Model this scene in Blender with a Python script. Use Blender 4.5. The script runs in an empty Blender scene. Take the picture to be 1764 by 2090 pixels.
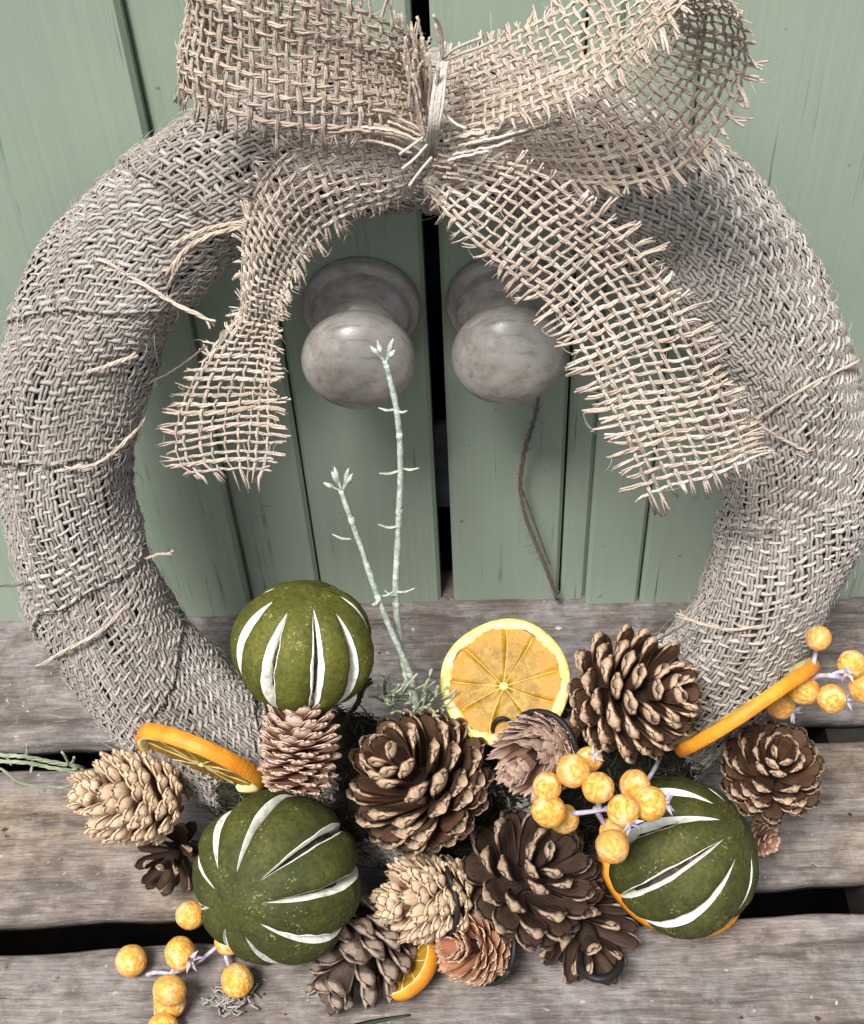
import bpy, math, random
import numpy as np
from mathutils import Vector, Matrix

rnd = random.Random(7)   # fixed seeds: the same scene each time
rng = np.random.default_rng(7)
scene = bpy.context.scene
COL = scene.collection

# ------------------------------------------------------------------ camera
CAM = np.array([0.009838, -0.40, 0.490706])
FW = np.array([-0.02525356, 0.68152849, -0.73135571])
RT = np.array([0.9992575, -0.00408542, -0.03831124])
UP = np.array([0.02909809, 0.73178017, 0.68091929])
FOC = 2742.726                      # focal length in units of a 1764-wide picture
cam_data = bpy.data.cameras.new('camera')
cam_data.sensor_fit = 'HORIZONTAL'
cam_data.sensor_width = 36.0
cam_data.lens = FOC / 1764.0 * 36.0
cam_data.clip_start = 0.01
cam_data.clip_end = 100.0
cam = bpy.data.objects.new('camera', cam_data)
COL.objects.link(cam)
cam.matrix_world = Matrix(((RT[0], UP[0], -FW[0], CAM[0]),
                           (RT[1], UP[1], -FW[1], CAM[1]),
                           (RT[2], UP[2], -FW[2], CAM[2]),
                           (0, 0, 0, 1)))
scene.camera = cam

# ------------------------------------------------------------------ sky, sun, exposure
SUN_EL, SUN_AZ = math.radians(63), math.radians(-32)   # azimuth: from the front, a little from the left
world = bpy.data.worlds.new('World')
scene.world = world
world.use_nodes = True
wnt = world.node_tree
wnt.nodes.clear()
sky = wnt.nodes.new('ShaderNodeTexSky')
sky.sky_type = 'NISHITA'
sky.sun_disc = False
sky.sun_elevation = SUN_EL
sky.sun_rotation = math.radians(180) - SUN_AZ
sky.dust_density = 3.0
sky.air_density = 1.0
hsv = wnt.nodes.new('ShaderNodeHueSaturation')
hsv.inputs['Saturation'].default_value = 0.30      # an overcast sky: nearly grey
bg = wnt.nodes.new('ShaderNodeBackground')
bg.inputs['Strength'].default_value = 0.058
wout = wnt.nodes.new('ShaderNodeOutputWorld')
wnt.links.new(sky.outputs[0], hsv.inputs['Color'])
wnt.links.new(hsv.outputs[0], bg.inputs['Color'])
wnt.links.new(bg.outputs[0], wout.inputs['Surface'])
sun_data = bpy.data.lights.new('sun', 'SUN')
sun_data.energy = 2.4
sun_data.angle = math.radians(17)
sun_data.color = (1.0, 0.97, 0.93)
sun = bpy.data.objects.new('sun', sun_data)
COL.objects.link(sun)
sd = Vector((math.sin(SUN_AZ) * math.cos(SUN_EL), -math.cos(SUN_AZ) * math.cos(SUN_EL), math.sin(SUN_EL)))
sun.rotation_euler = sd.to_track_quat('Z', 'Y').to_euler()
sun.location = sd * 3
vs = scene.view_settings
vs.view_transform = 'Standard'
vs.look = 'None'
vs.exposure = 1.28
vs.gamma = 1.0
vs.use_curve_mapping = False
scene.cycles.max_bounces = 8
scene.cycles.use_denoising = True

# ------------------------------------------------------------------ placing helpers (pixel of a 1764 x 2090 picture + a real depth)
def ray(px, py):
    return FW + RT * (px - 882.0) / FOC - UP * (py - 1045.0) / FOC
def at_y(px, py, y):
    d = ray(px, py)
    return CAM + d * ((y - CAM[1]) / d[1])
def at_z(px, py, z):
    d = ray(px, py)
    return CAM + d * ((z - CAM[2]) / d[2])
RING_R, RING_r = 0.1296, 0.0236
LEAN = math.radians(21.57)
E1 = np.array([1.0, 0, 0])
E2 = np.array([0, math.sin(LEAN), math.cos(LEAN)])
E3 = np.array([0, -math.cos(LEAN), math.sin(LEAN)])       # out of the wreath, towards the viewer
RC = np.array([-0.0037, -0.0718, 0.1444])
def at_w(px, py, o):
    d = ray(px, py)
    return CAM + d * ((RC + E3 * o - CAM) @ E3 / (d @ E3))
def mpp(P):
    return float((np.asarray(P) - CAM) @ FW) / FOC
def sdir(a, b, c, at=None):
    """a direction given as right, up, towards the viewer; with at, in the frame of the sight line to that place"""
    f, r, u = FW, RT, UP
    if at is not None:
        f = ray(*at); f = f / np.linalg.norm(f); r = RT - f * (RT @ f); r = r / np.linalg.norm(r); u = np.cross(r, f)
    v = r * a + u * b - f * c
    return v / np.linalg.norm(v)

# ------------------------------------------------------------------ object helpers
def tag(o, label=None, cat=None, group=None, kind=None):
    if label: o['label'] = label
    if cat: o['category'] = cat
    if group: o['group'] = group
    if kind: o['kind'] = kind
    return o
def thing(name, loc, label, cat, group=None, rot=None):
    o = bpy.data.objects.new(name, None)
    o.empty_display_size = 0.01
    COL.objects.link(o)
    o.location = Vector(loc)
    if rot is not None:
        o.rotation_mode = 'QUATERNION'
        o.rotation_quaternion = rot
    return tag(o, label, cat, group)
def link(name, me, mat, parent=None):
    o = bpy.data.objects.new(name, me)
    COL.objects.link(o)
    if mat is not None and len(me.materials) == 0:
        me.materials.append(mat)
    if parent is not None:
        o.parent = parent
    return o
def quads(name, V, Q, smooth=True):
    V = np.ascontiguousarray(V, dtype=np.float32)
    Q = np.ascontiguousarray(Q, dtype=np.int32)
    me = bpy.data.meshes.new(name)
    me.vertices.add(len(V)); me.vertices.foreach_set('co', V.ravel())
    me.loops.add(Q.size); me.loops.foreach_set('vertex_index', Q.ravel())
    me.polygons.add(len(Q))
    me.polygons.foreach_set('loop_start', np.arange(0, Q.size, 4, dtype=np.int32))
    me.polygons.foreach_set('loop_total', np.full(len(Q), 4, dtype=np.int32))
    me.polygons.foreach_set('use_smooth', np.full(len(Q), smooth, dtype=bool))
    me.update(calc_edges=True); me.validate()
    return me
def pyd(name, V, F, smooth=True):
    me = bpy.data.meshes.new(name)
    me.from_pydata([tuple(map(float, v)) for v in V], [], [tuple(f) for f in F])
    if smooth:
        me.polygons.foreach_set('use_smooth', np.ones(len(me.polygons), dtype=bool))
    me.update()
    return me
def grid_faces(nu, nv, closed_v=False, off=0):
    F = []
    for i in range(nu - 1):
        for j in range(nv if closed_v else nv - 1):
            k = (j + 1) % nv
            F.append((off + i * nv + j, off + i * nv + k, off + (i + 1) * nv + k, off + (i + 1) * nv + j))
    return F
def unit(v):
    n = np.linalg.norm(v, axis=-1, keepdims=True)
    return v / np.maximum(n, 1e-12)

class Tubes:
    """collects flat-ish threads (4 or 6 sided tubes) and links them as one mesh"""
    def __init__(self, sides=4):
        self.s = sides; self.V = []; self.Q = []; self.n = 0
    def add(self, P, hw, ht=None, N=None):
        P = np.asarray(P, float); n = len(P); s = self.s
        T = unit(np.gradient(P, axis=0))
        if N is None:
            a = np.array([0.31, 0.52, 0.79]); N = np.broadcast_to(a, P.shape)
        B = unit(np.cross(T, N)); N2 = np.cross(B, T)
        hw = np.broadcast_to(np.asarray(hw, float), (n,)); ht = hw if ht is None else np.broadcast_to(np.asarray(ht, float), (n,))
        a = np.arange(s) * 2 * math.pi / s + (0 if s == 6 else 0)
        ring = P[:, None, :] + B[:, None, :] * (hw[:, None] * np.cos(a))[..., None] + N2[:, None, :] * (ht[:, None] * np.sin(a))[..., None]
        self.V.append(ring.reshape(-1, 3))
        i = np.arange(n - 1)[:, None]; j = np.arange(s)[None, :]; k = (j + 1) % s
        q = np.stack([i * s + j, i * s + k, (i + 1) * s + k, (i + 1) * s + j], -1).reshape(-1, 4)
        b = (n - 1) * s
        if s == 4:
            cap = [[3, 2, 1, 0], [b, b + 1, b + 2, b + 3]]
        else:
            cap = [[3, 2, 1, 0], [5, 4, 3, 0], [b, b + 1, b + 2, b + 3], [b, b + 3, b + 4, b + 5]]
        self.Q.append(np.concatenate([q, np.array(cap)]) + self.n)
        self.n += n * s
    def yarn(self, P, hw, ht, N, r, nf=3, turn=1.1, splay=0.0, flat=False):
        """a yarn of nf twisted fibres; splay opens the fibres at its two ends"""
        P = np.asarray(P, float); n = len(P); T = unit(np.gradient(P, axis=0))
        B = unit(np.cross(T, N)); N2 = np.cross(B, T); hw = np.broadcast_to(np.asarray(hw, float), (n,))
        k = np.arange(n); ph0 = r.uniform(0, 6.28)
        end = np.zeros(n)
        if splay > 0 and n > 6:
            end[:3] = (1, .45, .12); end[-3:] = (.12, .45, 1)
        for f in range(nf):
            a = ph0 + f * 2 * math.pi / nf + k * turn + r.normal(0, .25, n)
            if flat: a = f * math.pi + r.normal(0, .18, n)
            w = hw * .55 * (1 + r.normal(0, .12, n)); d = r.normal(0, 1, 3); d2 = r.normal(0, 1, 3)
            off = B * (w * np.cos(a))[:, None] + N2 * (w * (ht / np.mean(hw)) * np.sin(a))[:, None]
            if splay > 0:
                dd = np.where((k < n / 2)[:, None], d, d2); off = off + dd * (end * splay)[:, None] * np.array([1, .6, 1])
            self.add(P + off, hw * .60 * r.uniform(.8, 1.15), ht * .75, N)
    def build(self, name, mat, parent=None, origin=(0, 0, 0)):
        V = np.concatenate(self.V) - np.asarray(origin, float)
        return link(name, quads(name, V, np.concatenate(self.Q)), mat, parent)

def catmull(pts, m):
    pts = np.asarray(pts, float); n = len(pts)
    ext = np.vstack([2 * pts[0] - pts[1], pts, 2 * pts[-1] - pts[-2]])
    u = np.linspace(0, n - 1, m); i = np.clip(u.astype(int), 0, n - 2); t = (u - i)[:, None]
    p0, p1, p2, p3 = ext[i], ext[i + 1], ext[i + 2], ext[i + 3]
    return .5 * (2 * p1 + (p2 - p0) * t + (2 * p0 - 5 * p1 + 4 * p2 - p3) * t ** 2 + (3 * p1 - p0 - 3 * p2 + p3) * t ** 3)
def quat_z(axis, roll=0.0):
    q = Vector(axis).to_track_quat('Z', 'Y')
    return q @ Vector((0, 0, 1)).rotation_difference(Vector((0, 0, 1))) @ Matrix.Rotation(roll, 4, 'Z').to_quaternion()

# ------------------------------------------------------------------ material helpers
class M:
    def __init__(self, name, rough=0.8, spec=0.3):
        self.m = bpy.data.materials.new(name); self.m.use_nodes = True
        self.t = self.m.node_tree; self.b = self.t.nodes['Principled BSDF']
        self.b.inputs['Roughness'].default_value = rough
        self.b.inputs['Specular IOR Level'].default_value = spec
        self.tc = self.t.nodes.new('ShaderNodeTexCoord')
    def L(self, a, b): self.t.links.new(a, b)
    def coord(self, scale=(1, 1, 1), kind='Object', rot=(0, 0, 0), src=None):
        mp = self.t.nodes.new('ShaderNodeMapping'); mp.inputs['Scale'].default_value = scale; mp.inputs['Rotation'].default_value = rot
        self.L(src or self.tc.outputs[kind], mp.inputs['Vector']); return mp.outputs[0]
    def noise(self, scale, detail=4, vec=None, rough=0.55, dist=0.0, w=None):
        n = self.t.nodes.new('ShaderNodeTexNoise'); n.inputs['Scale'].default_value = scale
        n.inputs['Detail'].default_value = detail; n.inputs['Roughness'].default_value = rough; n.inputs['Distortion'].default_value = dist
        self.L(vec or self.tc.outputs['Object'], n.inputs['Vector']); return n.outputs['Fac']
    def voro(self, scale, vec=None, feature='F1'):
        n = self.t.nodes.new('ShaderNodeTexVoronoi'); n.inputs['Scale'].default_value = scale; n.feature = feature
        self.L(vec or self.tc.outputs['Object'], n.inputs['Vector']); return n.outputs['Distance']
    def ramp(self, fac, stops, interp='LINEAR'):
        r = self.t.nodes.new('ShaderNodeValToRGB'); e = r.color_ramp; e.interpolation = interp
        while len(e.elements) < len(stops): e.elements.new(0.5)
        for el, (p, c) in zip(e.elements, stops):
            el.position = p; el.color = (c, c, c, 1) if isinstance(c, (int, float)) else (*c, 1)
        self.L(fac, r.inputs[0]); return r.outputs[0]
    def mix(self, fac, a, b, mode='MIX'):
        n = self.t.nodes.new('ShaderNodeMix'); n.data_type = 'RGBA'; n.blend_type = mode
        for s, v in ((0, fac), (6, a), (7, b)):
            if hasattr(v, 'is_output'): self.L(v, n.inputs[s])
            elif s == 0: n.inputs[0].default_value = v
            else: n.inputs[s].default_value = (*v, 1) if len(v) == 3 else v
        return n.outputs[2]
    def math(self, op, a, b=0.0, c=0.0):
        n = self.t.nodes.new('ShaderNodeMath'); n.operation = op
        for i, v in enumerate((a, b, c)):
            if hasattr(v, 'is_output'): self.L(v, n.inputs[i])
            else: n.inputs[i].default_value = v
        return n.outputs[0]
    def island(self):
        return self.t.nodes.new('ShaderNodeNewGeometry').outputs['Random Per Island']
    def orand(self):
        return self.t.nodes.new('ShaderNodeObjectInfo').outputs['Random']
    def attr(self, name):
        n = self.t.nodes.new('ShaderNodeAttribute'); n.attribute_name = name; return n.outputs['Fac']
    def spot(self, centre, radii):
        """1 at an object-space place, falling to 0 at the given radii: for a stain with a place of its own"""
        n = self.t.nodes.new('ShaderNodeMapping'); n.vector_type = 'TEXTURE'
        n.inputs['Location'].default_value = centre; n.inputs['Scale'].default_value = radii
        g = self.t.nodes.new('ShaderNodeTexGradient'); g.gradient_type = 'SPHERICAL'
        self.L(self.tc.outputs['Object'], n.inputs['Vector']); self.L(n.outputs[0], g.inputs['Vector']); return g.outputs['Fac']
    def color(self, c):
        if hasattr(c, 'is_output'): self.L(c, self.b.inputs['Base Color'])
        else: self.b.inputs['Base Color'].default_value = (*c, 1)
        return self
    def rough(self, r): self.L(r, self.b.inputs['Roughness']); return self
    def bump(self, h, strength=0.3, dist=0.001):
        n = self.t.nodes.new('ShaderNodeBump'); n.inputs['Strength'].default_value = strength; n.inputs['Distance'].default_value = dist
        self.L(h, n.inputs['Height']); self.L(n.outputs[0], self.b.inputs['Normal']); return self
    def subsurf(self, w, radius, scale=0.002):
        self.b.inputs['Subsurface Weight'].default_value = w; self.b.inputs['Subsurface Radius'].default_value = radius
        self.b.inputs['Subsurface Scale'].default_value = scale; return self

# green painted door
m = M('green_paint', 0.55, 0.35)
v = m.coord((260, 260, 5)); g1 = m.noise(1.0, 5, v, 0.6)
v2 = m.coord((70, 70, 1.6)); g2 = m.noise(1.0, 3, v2, 0.55)
big = m.noise(9, 3)
c = m.mix(m.ramp(big, [(.3, 0), (.7, 1)]), (0.280, 0.345, 0.268), (0.330, 0.395, 0.312))
crack = m.ramp(m.noise(1.0, 4, m.coord((420, 420, 7)), 0.65), [(.33, 1), (.38, 0)])
crack = m.math('MULTIPLY', crack, m.ramp(m.noise(22, 2), [(.48, 0), (.62, 1)]))
c = m.mix(m.math('MULTIPLY', crack, 0.8), c, (0.06, 0.085, 0.07))
c = m.mix(m.ramp(g1, [(.35, .10), (.7, 0)]), c, (0.16, 0.23, 0.18))
chip = m.ramp(m.noise(190, 2), [(.735, 0), (.75, 1)])
c = m.mix(m.math('MULTIPLY', chip, .6), c, (0.10, 0.12, 0.10))
m.color(c).bump(m.math('SUBTRACT', m.math('ADD', g1, m.math('MULTIPLY', g2, 1.4)), m.math('MULTIPLY', crack, .8)), 0.32, 0.0012)
MAT_PAINT = m.m
m = M('dark_inside', 0.9, 0.1); m.color((0.012, 0.012, 0.013)); MAT_DARK = m.m
m = M('shade_dark_board', .9, .1); m.color(m.ramp(m.noise(30, 3), [(.3, (.02, .018, .016)), (.7, (.045, .04, .036))])); MAT_SHADEWOOD = m.m  # shade under the planks put into the board colour
m = M('dull_catch', 0.6, 0.3); m.color(m.ramp(m.noise(120, 3), [(.3, (.02, .022, .024)), (.7, (.05, .055, .055))])); MAT_CATCH = m.m

# weathered bench wood
def wood(name, shift, warm):
    m = M(name, 0.88, 0.2)
    base = m.coord((1, 1, 1), rot=(0, 0, 0)); sh = m.t.nodes.new('ShaderNodeVectorMath'); sh.operation = 'ADD'
    sh.inputs[1].default_value = (shift, shift * .7, shift * .3); m.L(base, sh.inputs[0]); sv = sh.outputs[0]
    warp = m.t.nodes.new('ShaderNodeTexNoise'); warp.inputs['Scale'].default_value = 10; warp.inputs['Detail'].default_value = 3; m.L(sv, warp.inputs['Vector'])
    wv = m.t.nodes.new('ShaderNodeVectorMath'); wv.operation = 'MULTIPLY_ADD'; m.L(warp.outputs['Color'], wv.inputs[0])
    wv.inputs[1].default_value = (.0, .007, .003); m.L(sv, wv.inputs[2]); gv = wv.outputs[0]
    fine = m.noise(1, 6, m.coord((60, 560, 560), src=gv), 0.68)
    med = m.noise(1, 5, m.coord((16, 130, 130), src=gv), 0.66)
    wide = m.noise(1, 4, m.coord((8, 26, 26), src=gv), 0.6)
    patch = m.noise(26, 5, sv, 0.65)
    c = m.ramp(wide, [(.28, (.085, .070, .063)), (.45, (.165, .135, .119)), (.58, (.245, .205, .178)), (.75, (.19, .175, .168))])
    c = m.mix(m.ramp(patch, [(.41, .05), (.61, .8)]), c, (.225, .212, .214))
    c = m.mix(m.ramp(m.noise(13, 3, sv), [(.5, 0), (.66, warm)]), c, (.30, .215, .145))
    c = m.mix(m.ramp(med, [(.32, .85), (.48, 0)]), c, (.060, .046, .040))
    c = m.mix(m.ramp(fine, [(.34, .62), (.50, 0)]), c, (.085, .072, .066))
    c = m.mix(m.ramp(fine, [(.56, 0), (.72, .45)]), c, (.48, .45, .43))
    blot = m.noise(110, 6, sv, .72)
    c = m.mix(m.ramp(blot, [(.36, .6), (.52, 0)]), c, (.075, .060, .052))
    c = m.mix(m.ramp(blot, [(.54, 0), (.70, .5)]), c, (.36, .34, .335))
    hair = m.ramp(m.noise(1, 3, m.coord((14, 900, 900), src=gv), .6), [(.285, 1), (.315, 0)])
    c = m.mix(m.math('MULTIPLY', hair, .85), c, (.03, .024, .02))
    fleck = m.ramp(m.noise(230, 2, sv), [(.72, 0), (.76, 1)])
    c = m.mix(m.math('MULTIPLY', fleck, .55), c, (.55, .53, .52))
    spot = m.ramp(m.noise(120, 3, sv), [(.70, 0), (.74, 1)])
    c = m.mix(m.math('MULTIPLY', spot, .6), c, (.05, .04, .035))
    # old white paint rubbed into the back plank
    s = m.math('MAXIMUM', m.spot((.055, -.012, 0), (.055, .022, .05)), m.spot((.215, -.02, 0), (.05, .02, .05)))
    sc = m.ramp(m.math('ADD', m.math('MULTIPLY', s, .55), m.noise(1, 5, m.coord((60, 260, 260)), .7)), [(.78, 0), (.92, 1)])
    c = m.mix(m.math('MULTIPLY', sc, .8), c, (.62, .63, .63))
    m.color(c)
    h = m.math('ADD', m.math('MULTIPLY', fine, 1.0), m.math('MULTIPLY', med, .9))
    m.bump(m.math('ADD', h, m.math('MULTIPLY', wide, .8)), 0.75, 0.0018)
    return m.m
WOODS = [wood('weathered_wood_%d' % i, s, w) for i, (s, w) in enumerate(((0.0, .25), (3.1, .75), (7.7, .35), (12.3, .3)))]

# burlap threads: every thread its own tint
def burlap(name, dark, mid, light, fibre=1.0):
    m = M(name, 0.95, 0.1)
    c = m.ramp(m.island(), [(.0, dark), (.35, mid), (1.0, light)])
    n1 = m.noise(1700, 3, None, .65)
    c = m.mix(m.ramp(n1, [(.30, .55), (.52, 0)]), c, tuple(x * .45 for x in dark))
    c = m.mix(m.ramp(m.noise(420, 2), [(.56, 0), (.74, .55)]), c, tuple(min(1, x * 1.28) for x in light))
    c = m.mix(m.ramp(m.orand(), [(0, .30), (.5, 0)]), c, (dark[0] * .9, dark[1] * .84, dark[2] * .76))
    tone = m.noise(24, 2)
    c = m.mix(m.ramp(tone, [(.35, .35), (.65, 0)]), c, (dark[0] * .8, dark[1] * .75, dark[2] * .7))
    m.color(c).bump(n1, .7, .0006)
    return m.m
MAT_WRAP_A = burlap('burlap_wrap_thick', (.235, .208, .184), (.335, .303, .274), (.45, .415, .382))
MAT_WRAP_B = burlap('burlap_wrap_thin', (.32, .295, .268), (.44, .41, .38), (.56, .53, .50))
MAT_RIB = burlap('burlap_ribbon', (.40, .32, .255), (.56, .47, .39), (.70, .62, .54))
MAT_TIE = burlap('tie_string', (.42, .38, .33), (.55, .52, .47), (.66, .64, .60))
MAT_TWINE = burlap('grey_twine', (.12, .10, .085), (.18, .155, .13), (.25, .22, .19))
m = M('fuzz', .95, .1); m.color(m.ramp(m.island(), [(0, (.26, .225, .19)), (1, (.58, .54, .49))])); MAT_FUZZ = m.m
m = M('ring_core', .95, .1); m.color(m.ramp(m.noise(300, 3), [(.3, (.035, .028, .022)), (.7, (.10, .08, .062))])); MAT_CORE = m.m

# knob: grey-brown stained wood under varnish
m = M('knob_wood', .34, .5)
v = m.coord((150, 260, 150)); g = m.noise(1, 6, v, .68, .1)
p = m.noise(55, 4)
c = m.ramp(g, [(.25, (.20, .175, .152)), (.5, (.33, .30, .272)), (.75, (.44, .41, .38))])
c = m.mix(m.ramp(p, [(.42, 0), (.60, .75)]), c, (.42, .40, .38))
c = m.mix(m.ramp(m.noise(260, 4, None, .7), [(.56, 0), (.70, .45)]), c, (.52, .50, .48))
c = m.mix(m.ramp(m.noise(1, 4, m.coord((60, 700, 240)), .6), [(.32, .45), (.46, 0)]), c, (.10, .085, .072))
m.color(c).rough(m.ramp(m.noise(80, 4), [(.35, .20), (.65, .42)])).bump(m.math('ADD', g, p), .3, .0008)
MAT_KNOB = m.m

# dried lime
def lime(name, a, b, dust):
    m = M(name, .72, .25)
    n = m.noise(70, 4); f = m.noise(620, 3)
    c = m.ramp(n, [(.3, a), (.7, b)])
    c = m.mix(m.ramp(f, [(.35, .5), (.6, 0)]), c, tuple(x * .45 for x in a))
    dn = m.math('ADD', m.noise(950, 2), m.math('MULTIPLY', m.ramp(m.noise(95, 3), [(.45, 0), (.7, 1)]), .17))
    c = m.mix(m.ramp(dn, [(dust, 0), (dust + .08, .55)]), c, (.30, .31, .14))
    m.color(c).bump(m.math('ADD', f, n), .45, .0006)
    return m.m
MAT_LIME_A = lime('lime_skin_olive', (.062, .066, .010), (.125, .125, .018), .70)
MAT_LIME_B = lime('lime_skin_dark', (.032, .038, .009), (.078, .080, .016), .70)
m = M('lime_pith', .85, .2); m.color(m.ramp(m.noise(420, 3), [(.3, (.52, .50, .40)), (.5, (.78, .78, .72)), (.7, (.84, .85, .81))])).bump(m.noise(700, 2), .4, .0004); MAT_PITH = m.m
m = M('lime_pulp', .8, .2); m.color(m.ramp(m.noise(330, 4), [(.35, (.018, .014, .012)), (.6, (.06, .042, .034)), (.75, (.20, .16, .14))])).bump(m.noise(300, 3), .8, .002); MAT_PULP = m.m

# cone scales: pale thick rim (attribute 'rim'), darker broad face
def scale_mat(name, face_a, face_b, rim_a, rim_b, umbo=None):
    m = M(name, .72, .25)
    r = m.attr('rim'); rr = m.math('ADD', r, m.math('MULTIPLY', m.math('SUBTRACT', m.noise(5, 3), .5), .16))
    n = m.noise(1, 4, m.coord((2.5, 13, 13)), .6)
    face = m.ramp(n, [(.3, face_a), (.7, face_b)])
    k = m.orand()
    face = m.mix(m.ramp(k, [(0, .35), (.6, 0)]), face, tuple(x * .6 for x in face_a))
    rim = m.ramp(m.noise(6, 3), [(.3, rim_a), (.65, rim_b)])
    rim = m.mix(m.ramp(k, [(.5, 0), (1, .35)]), rim, tuple(min(1, x * 1.15) for x in rim_b))
    c = m.mix(m.ramp(rr, [(.45, 0), (.70, 1)]), face, rim)
    if umbo:
        c = m.mix(m.ramp(m.attr('umbo'), [(.35, 0), (.6, .85)]), c, umbo)
    m.color(c).bump(m.math('ADD', n, m.noise(12, 3)), .22, .03)
    return m.m
MAT_SC_BROWN = scale_mat('pinecone_scale', (.052, .025, .014), (.110, .056, .032), (.29, .18, .11), (.50, .36, .25))
MAT_SC_PALE = scale_mat('pinecone_scale_greybrown', (.065, .046, .036), (.12, .085, .065), (.20, .145, .11), (.31, .235, .185), (.085, .06, .05))
MAT_SC_DARK = scale_mat('pinecone_scale_dark', (.034, .020, .014), (.078, .045, .030), (.23, .150, .100), (.38, .275, .195))
MAT_TH_PINK = scale_mat('thin_scale_pink', (.24, .105, .066), (.38, .19, .125), (.46, .305, .225), (.60, .445, .345))
MAT_TH_BEIGE = scale_mat('thin_scale_beige', (.28, .14, .075), (.40, .24, .145), (.44, .305, .195), (.60, .45, .31))
MAT_TH_MAUVE = scale_mat('thin_scale_mauve', (.22, .115, .088), (.34, .195, .15), (.40, .265, .205), (.52, .375, .295))
MAT_TH_ORANGE = scale_mat('thin_scale_orange', (.36, .15, .08), (.54, .26, .15), (.58, .36, .24), (.68, .48, .34))
m = M('cone_axis', .9, .1); m.color((.035, .024, .019)); MAT_AXIS = m.m

# orange slices
m = M('orange_peel', .5, .4); pn = m.noise(900, 3)
m.color(m.mix(m.ramp(m.noise(120, 3), [(.35, 0), (.7, 1)]), (.58, .19, .012), (.72, .31, .03))).bump(pn, .6, .0005); MAT_PEEL = m.m
m = M('pale_peel', .6, .3); m.color(m.ramp(m.noise(420, 3), [(.35, (.50, .38, .06)), (.6, (.74, .62, .22))])).bump(m.noise(900, 3), .6, .0005); MAT_PEELP = m.m
m = M('slice_pith', .8, .25); m.color(m.ramp(m.noise(260, 3), [(.3, (.66, .47, .13)), (.6, (.82, .71, .38))])).bump(m.noise(600, 2), .4, .0005); m.subsurf(.3, (.9, .5, .15), .002); MAT_SPITH = m.m
def flesh(name, a, b, cc):
    m = M(name, .45, .4)
    n = m.noise(130, 5, None, .68, 1.6)
    c = m.ramp(n, [(.3, a), (.5, b), (.72, cc)])
    c = m.mix(m.ramp(m.math('ADD', m.attr('rad'), m.math('MULTIPLY', m.noise(110, 3), .5)), [(.80, 0), (1.08, .85)]), c, (.62, .30, .02))
    m.color(c).bump(m.noise(420, 4), .6, .001)
    tr = m.t.nodes.new('ShaderNodeBsdfTranslucent'); m.L(c, tr.inputs['Color'])
    mx = m.t.nodes.new('ShaderNodeMixShader'); mx.inputs[0].default_value = .35
    out = m.t.nodes['Material Output']
    m.L(m.b.outputs[0], mx.inputs[1]); m.L(tr.outputs[0], mx.inputs[2]); m.L(mx.outputs[0], out.inputs['Surface'])
    return m.m
MAT_FLESH = flesh('dried_flesh', (.25, .125, .008), (.46, .26, .022), (.64, .44, .09))
MAT_MEMB = M('membrane', .7, .3).color((.72, .58, .24)).m

# berries, stems, moss
m = M('berry', .55, .3); n = m.noise(3.0, 5, None, .65)
c = m.ramp(n, [(.38, (.74, .23, .028)), (.5, (.85, .38, .06)), (.62, (.92, .58, .14))])
c = m.mix(m.ramp(m.noise(7, 3), [(.62, 0), (.72, .45)]), c, (.58, .20, .035))
c = m.mix(m.ramp(m.noise(1.3, 2), [(.48, 0), (.68, .55)]), c, (.92, .68, .38))
m.color(m.mix(m.ramp(m.orand(), [(0, .45), (.6, 0)]), c, (.80, .33, .10))).bump(m.noise(5, 4), .32, .06).subsurf(.25, (.8, .35, .1), .3); MAT_BERRY = m.m
m = M('lilac_stem', .8, .2); m.color(m.ramp(m.noise(300, 3), [(.3, (.26, .23, .28)), (.7, (.52, .50, .60))])); MAT_LILAC = m.m
m = M('frosted_stem', .75, .3); m.color(m.ramp(m.noise(420, 3), [(.3, (.25, .29, .21)), (.52, (.42, .48, .40)), (.72, (.68, .72, .70))])).bump(m.noise(600, 2), .6, .0006); MAT_FROST = m.m
m = M('pale_green_stem', .75, .3); m.color(m.ramp(m.noise(300, 3), [(.3, (.20, .24, .15)), (.7, (.38, .42, .30))])); MAT_PGREEN = m.m
m = M('moss', .95, .1); m.color(m.ramp(m.island(), [(0, (.018, .020, .013)), (.6, (.045, .045, .030)), (1, (.12, .11, .085))])); MAT_MOSS = m.m
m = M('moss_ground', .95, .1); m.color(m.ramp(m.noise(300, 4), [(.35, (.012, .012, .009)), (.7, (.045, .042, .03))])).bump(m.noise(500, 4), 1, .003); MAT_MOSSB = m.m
m = M('black_wire', .55, .3); m.color((.012, .011, .011)); MAT_WIRE = m.m
m = M('green_wire', .6, .3); m.color((.02, .035, .016)); MAT_GWIRE = m.m
m = M('lichen', .95, .1); m.color(m.ramp(m.island(), [(0, (.20, .18, .16)), (1, (.36, .34, .31))])); MAT_LICHEN = m.m
m = M('paving', .95, .1); m.color(m.ramp(m.noise(20, 4), [(.3, (.03, .03, .03)), (.7, (.06, .058, .055))])); MAT_GROUND = m.m
m = M('grit', .9, .2); m.color(m.ramp(m.island(), [(0, (.04, .03, .025)), (.5, (.13, .09, .065)), (1, (.5, .47, .42))])); MAT_GRIT = m.m

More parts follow.
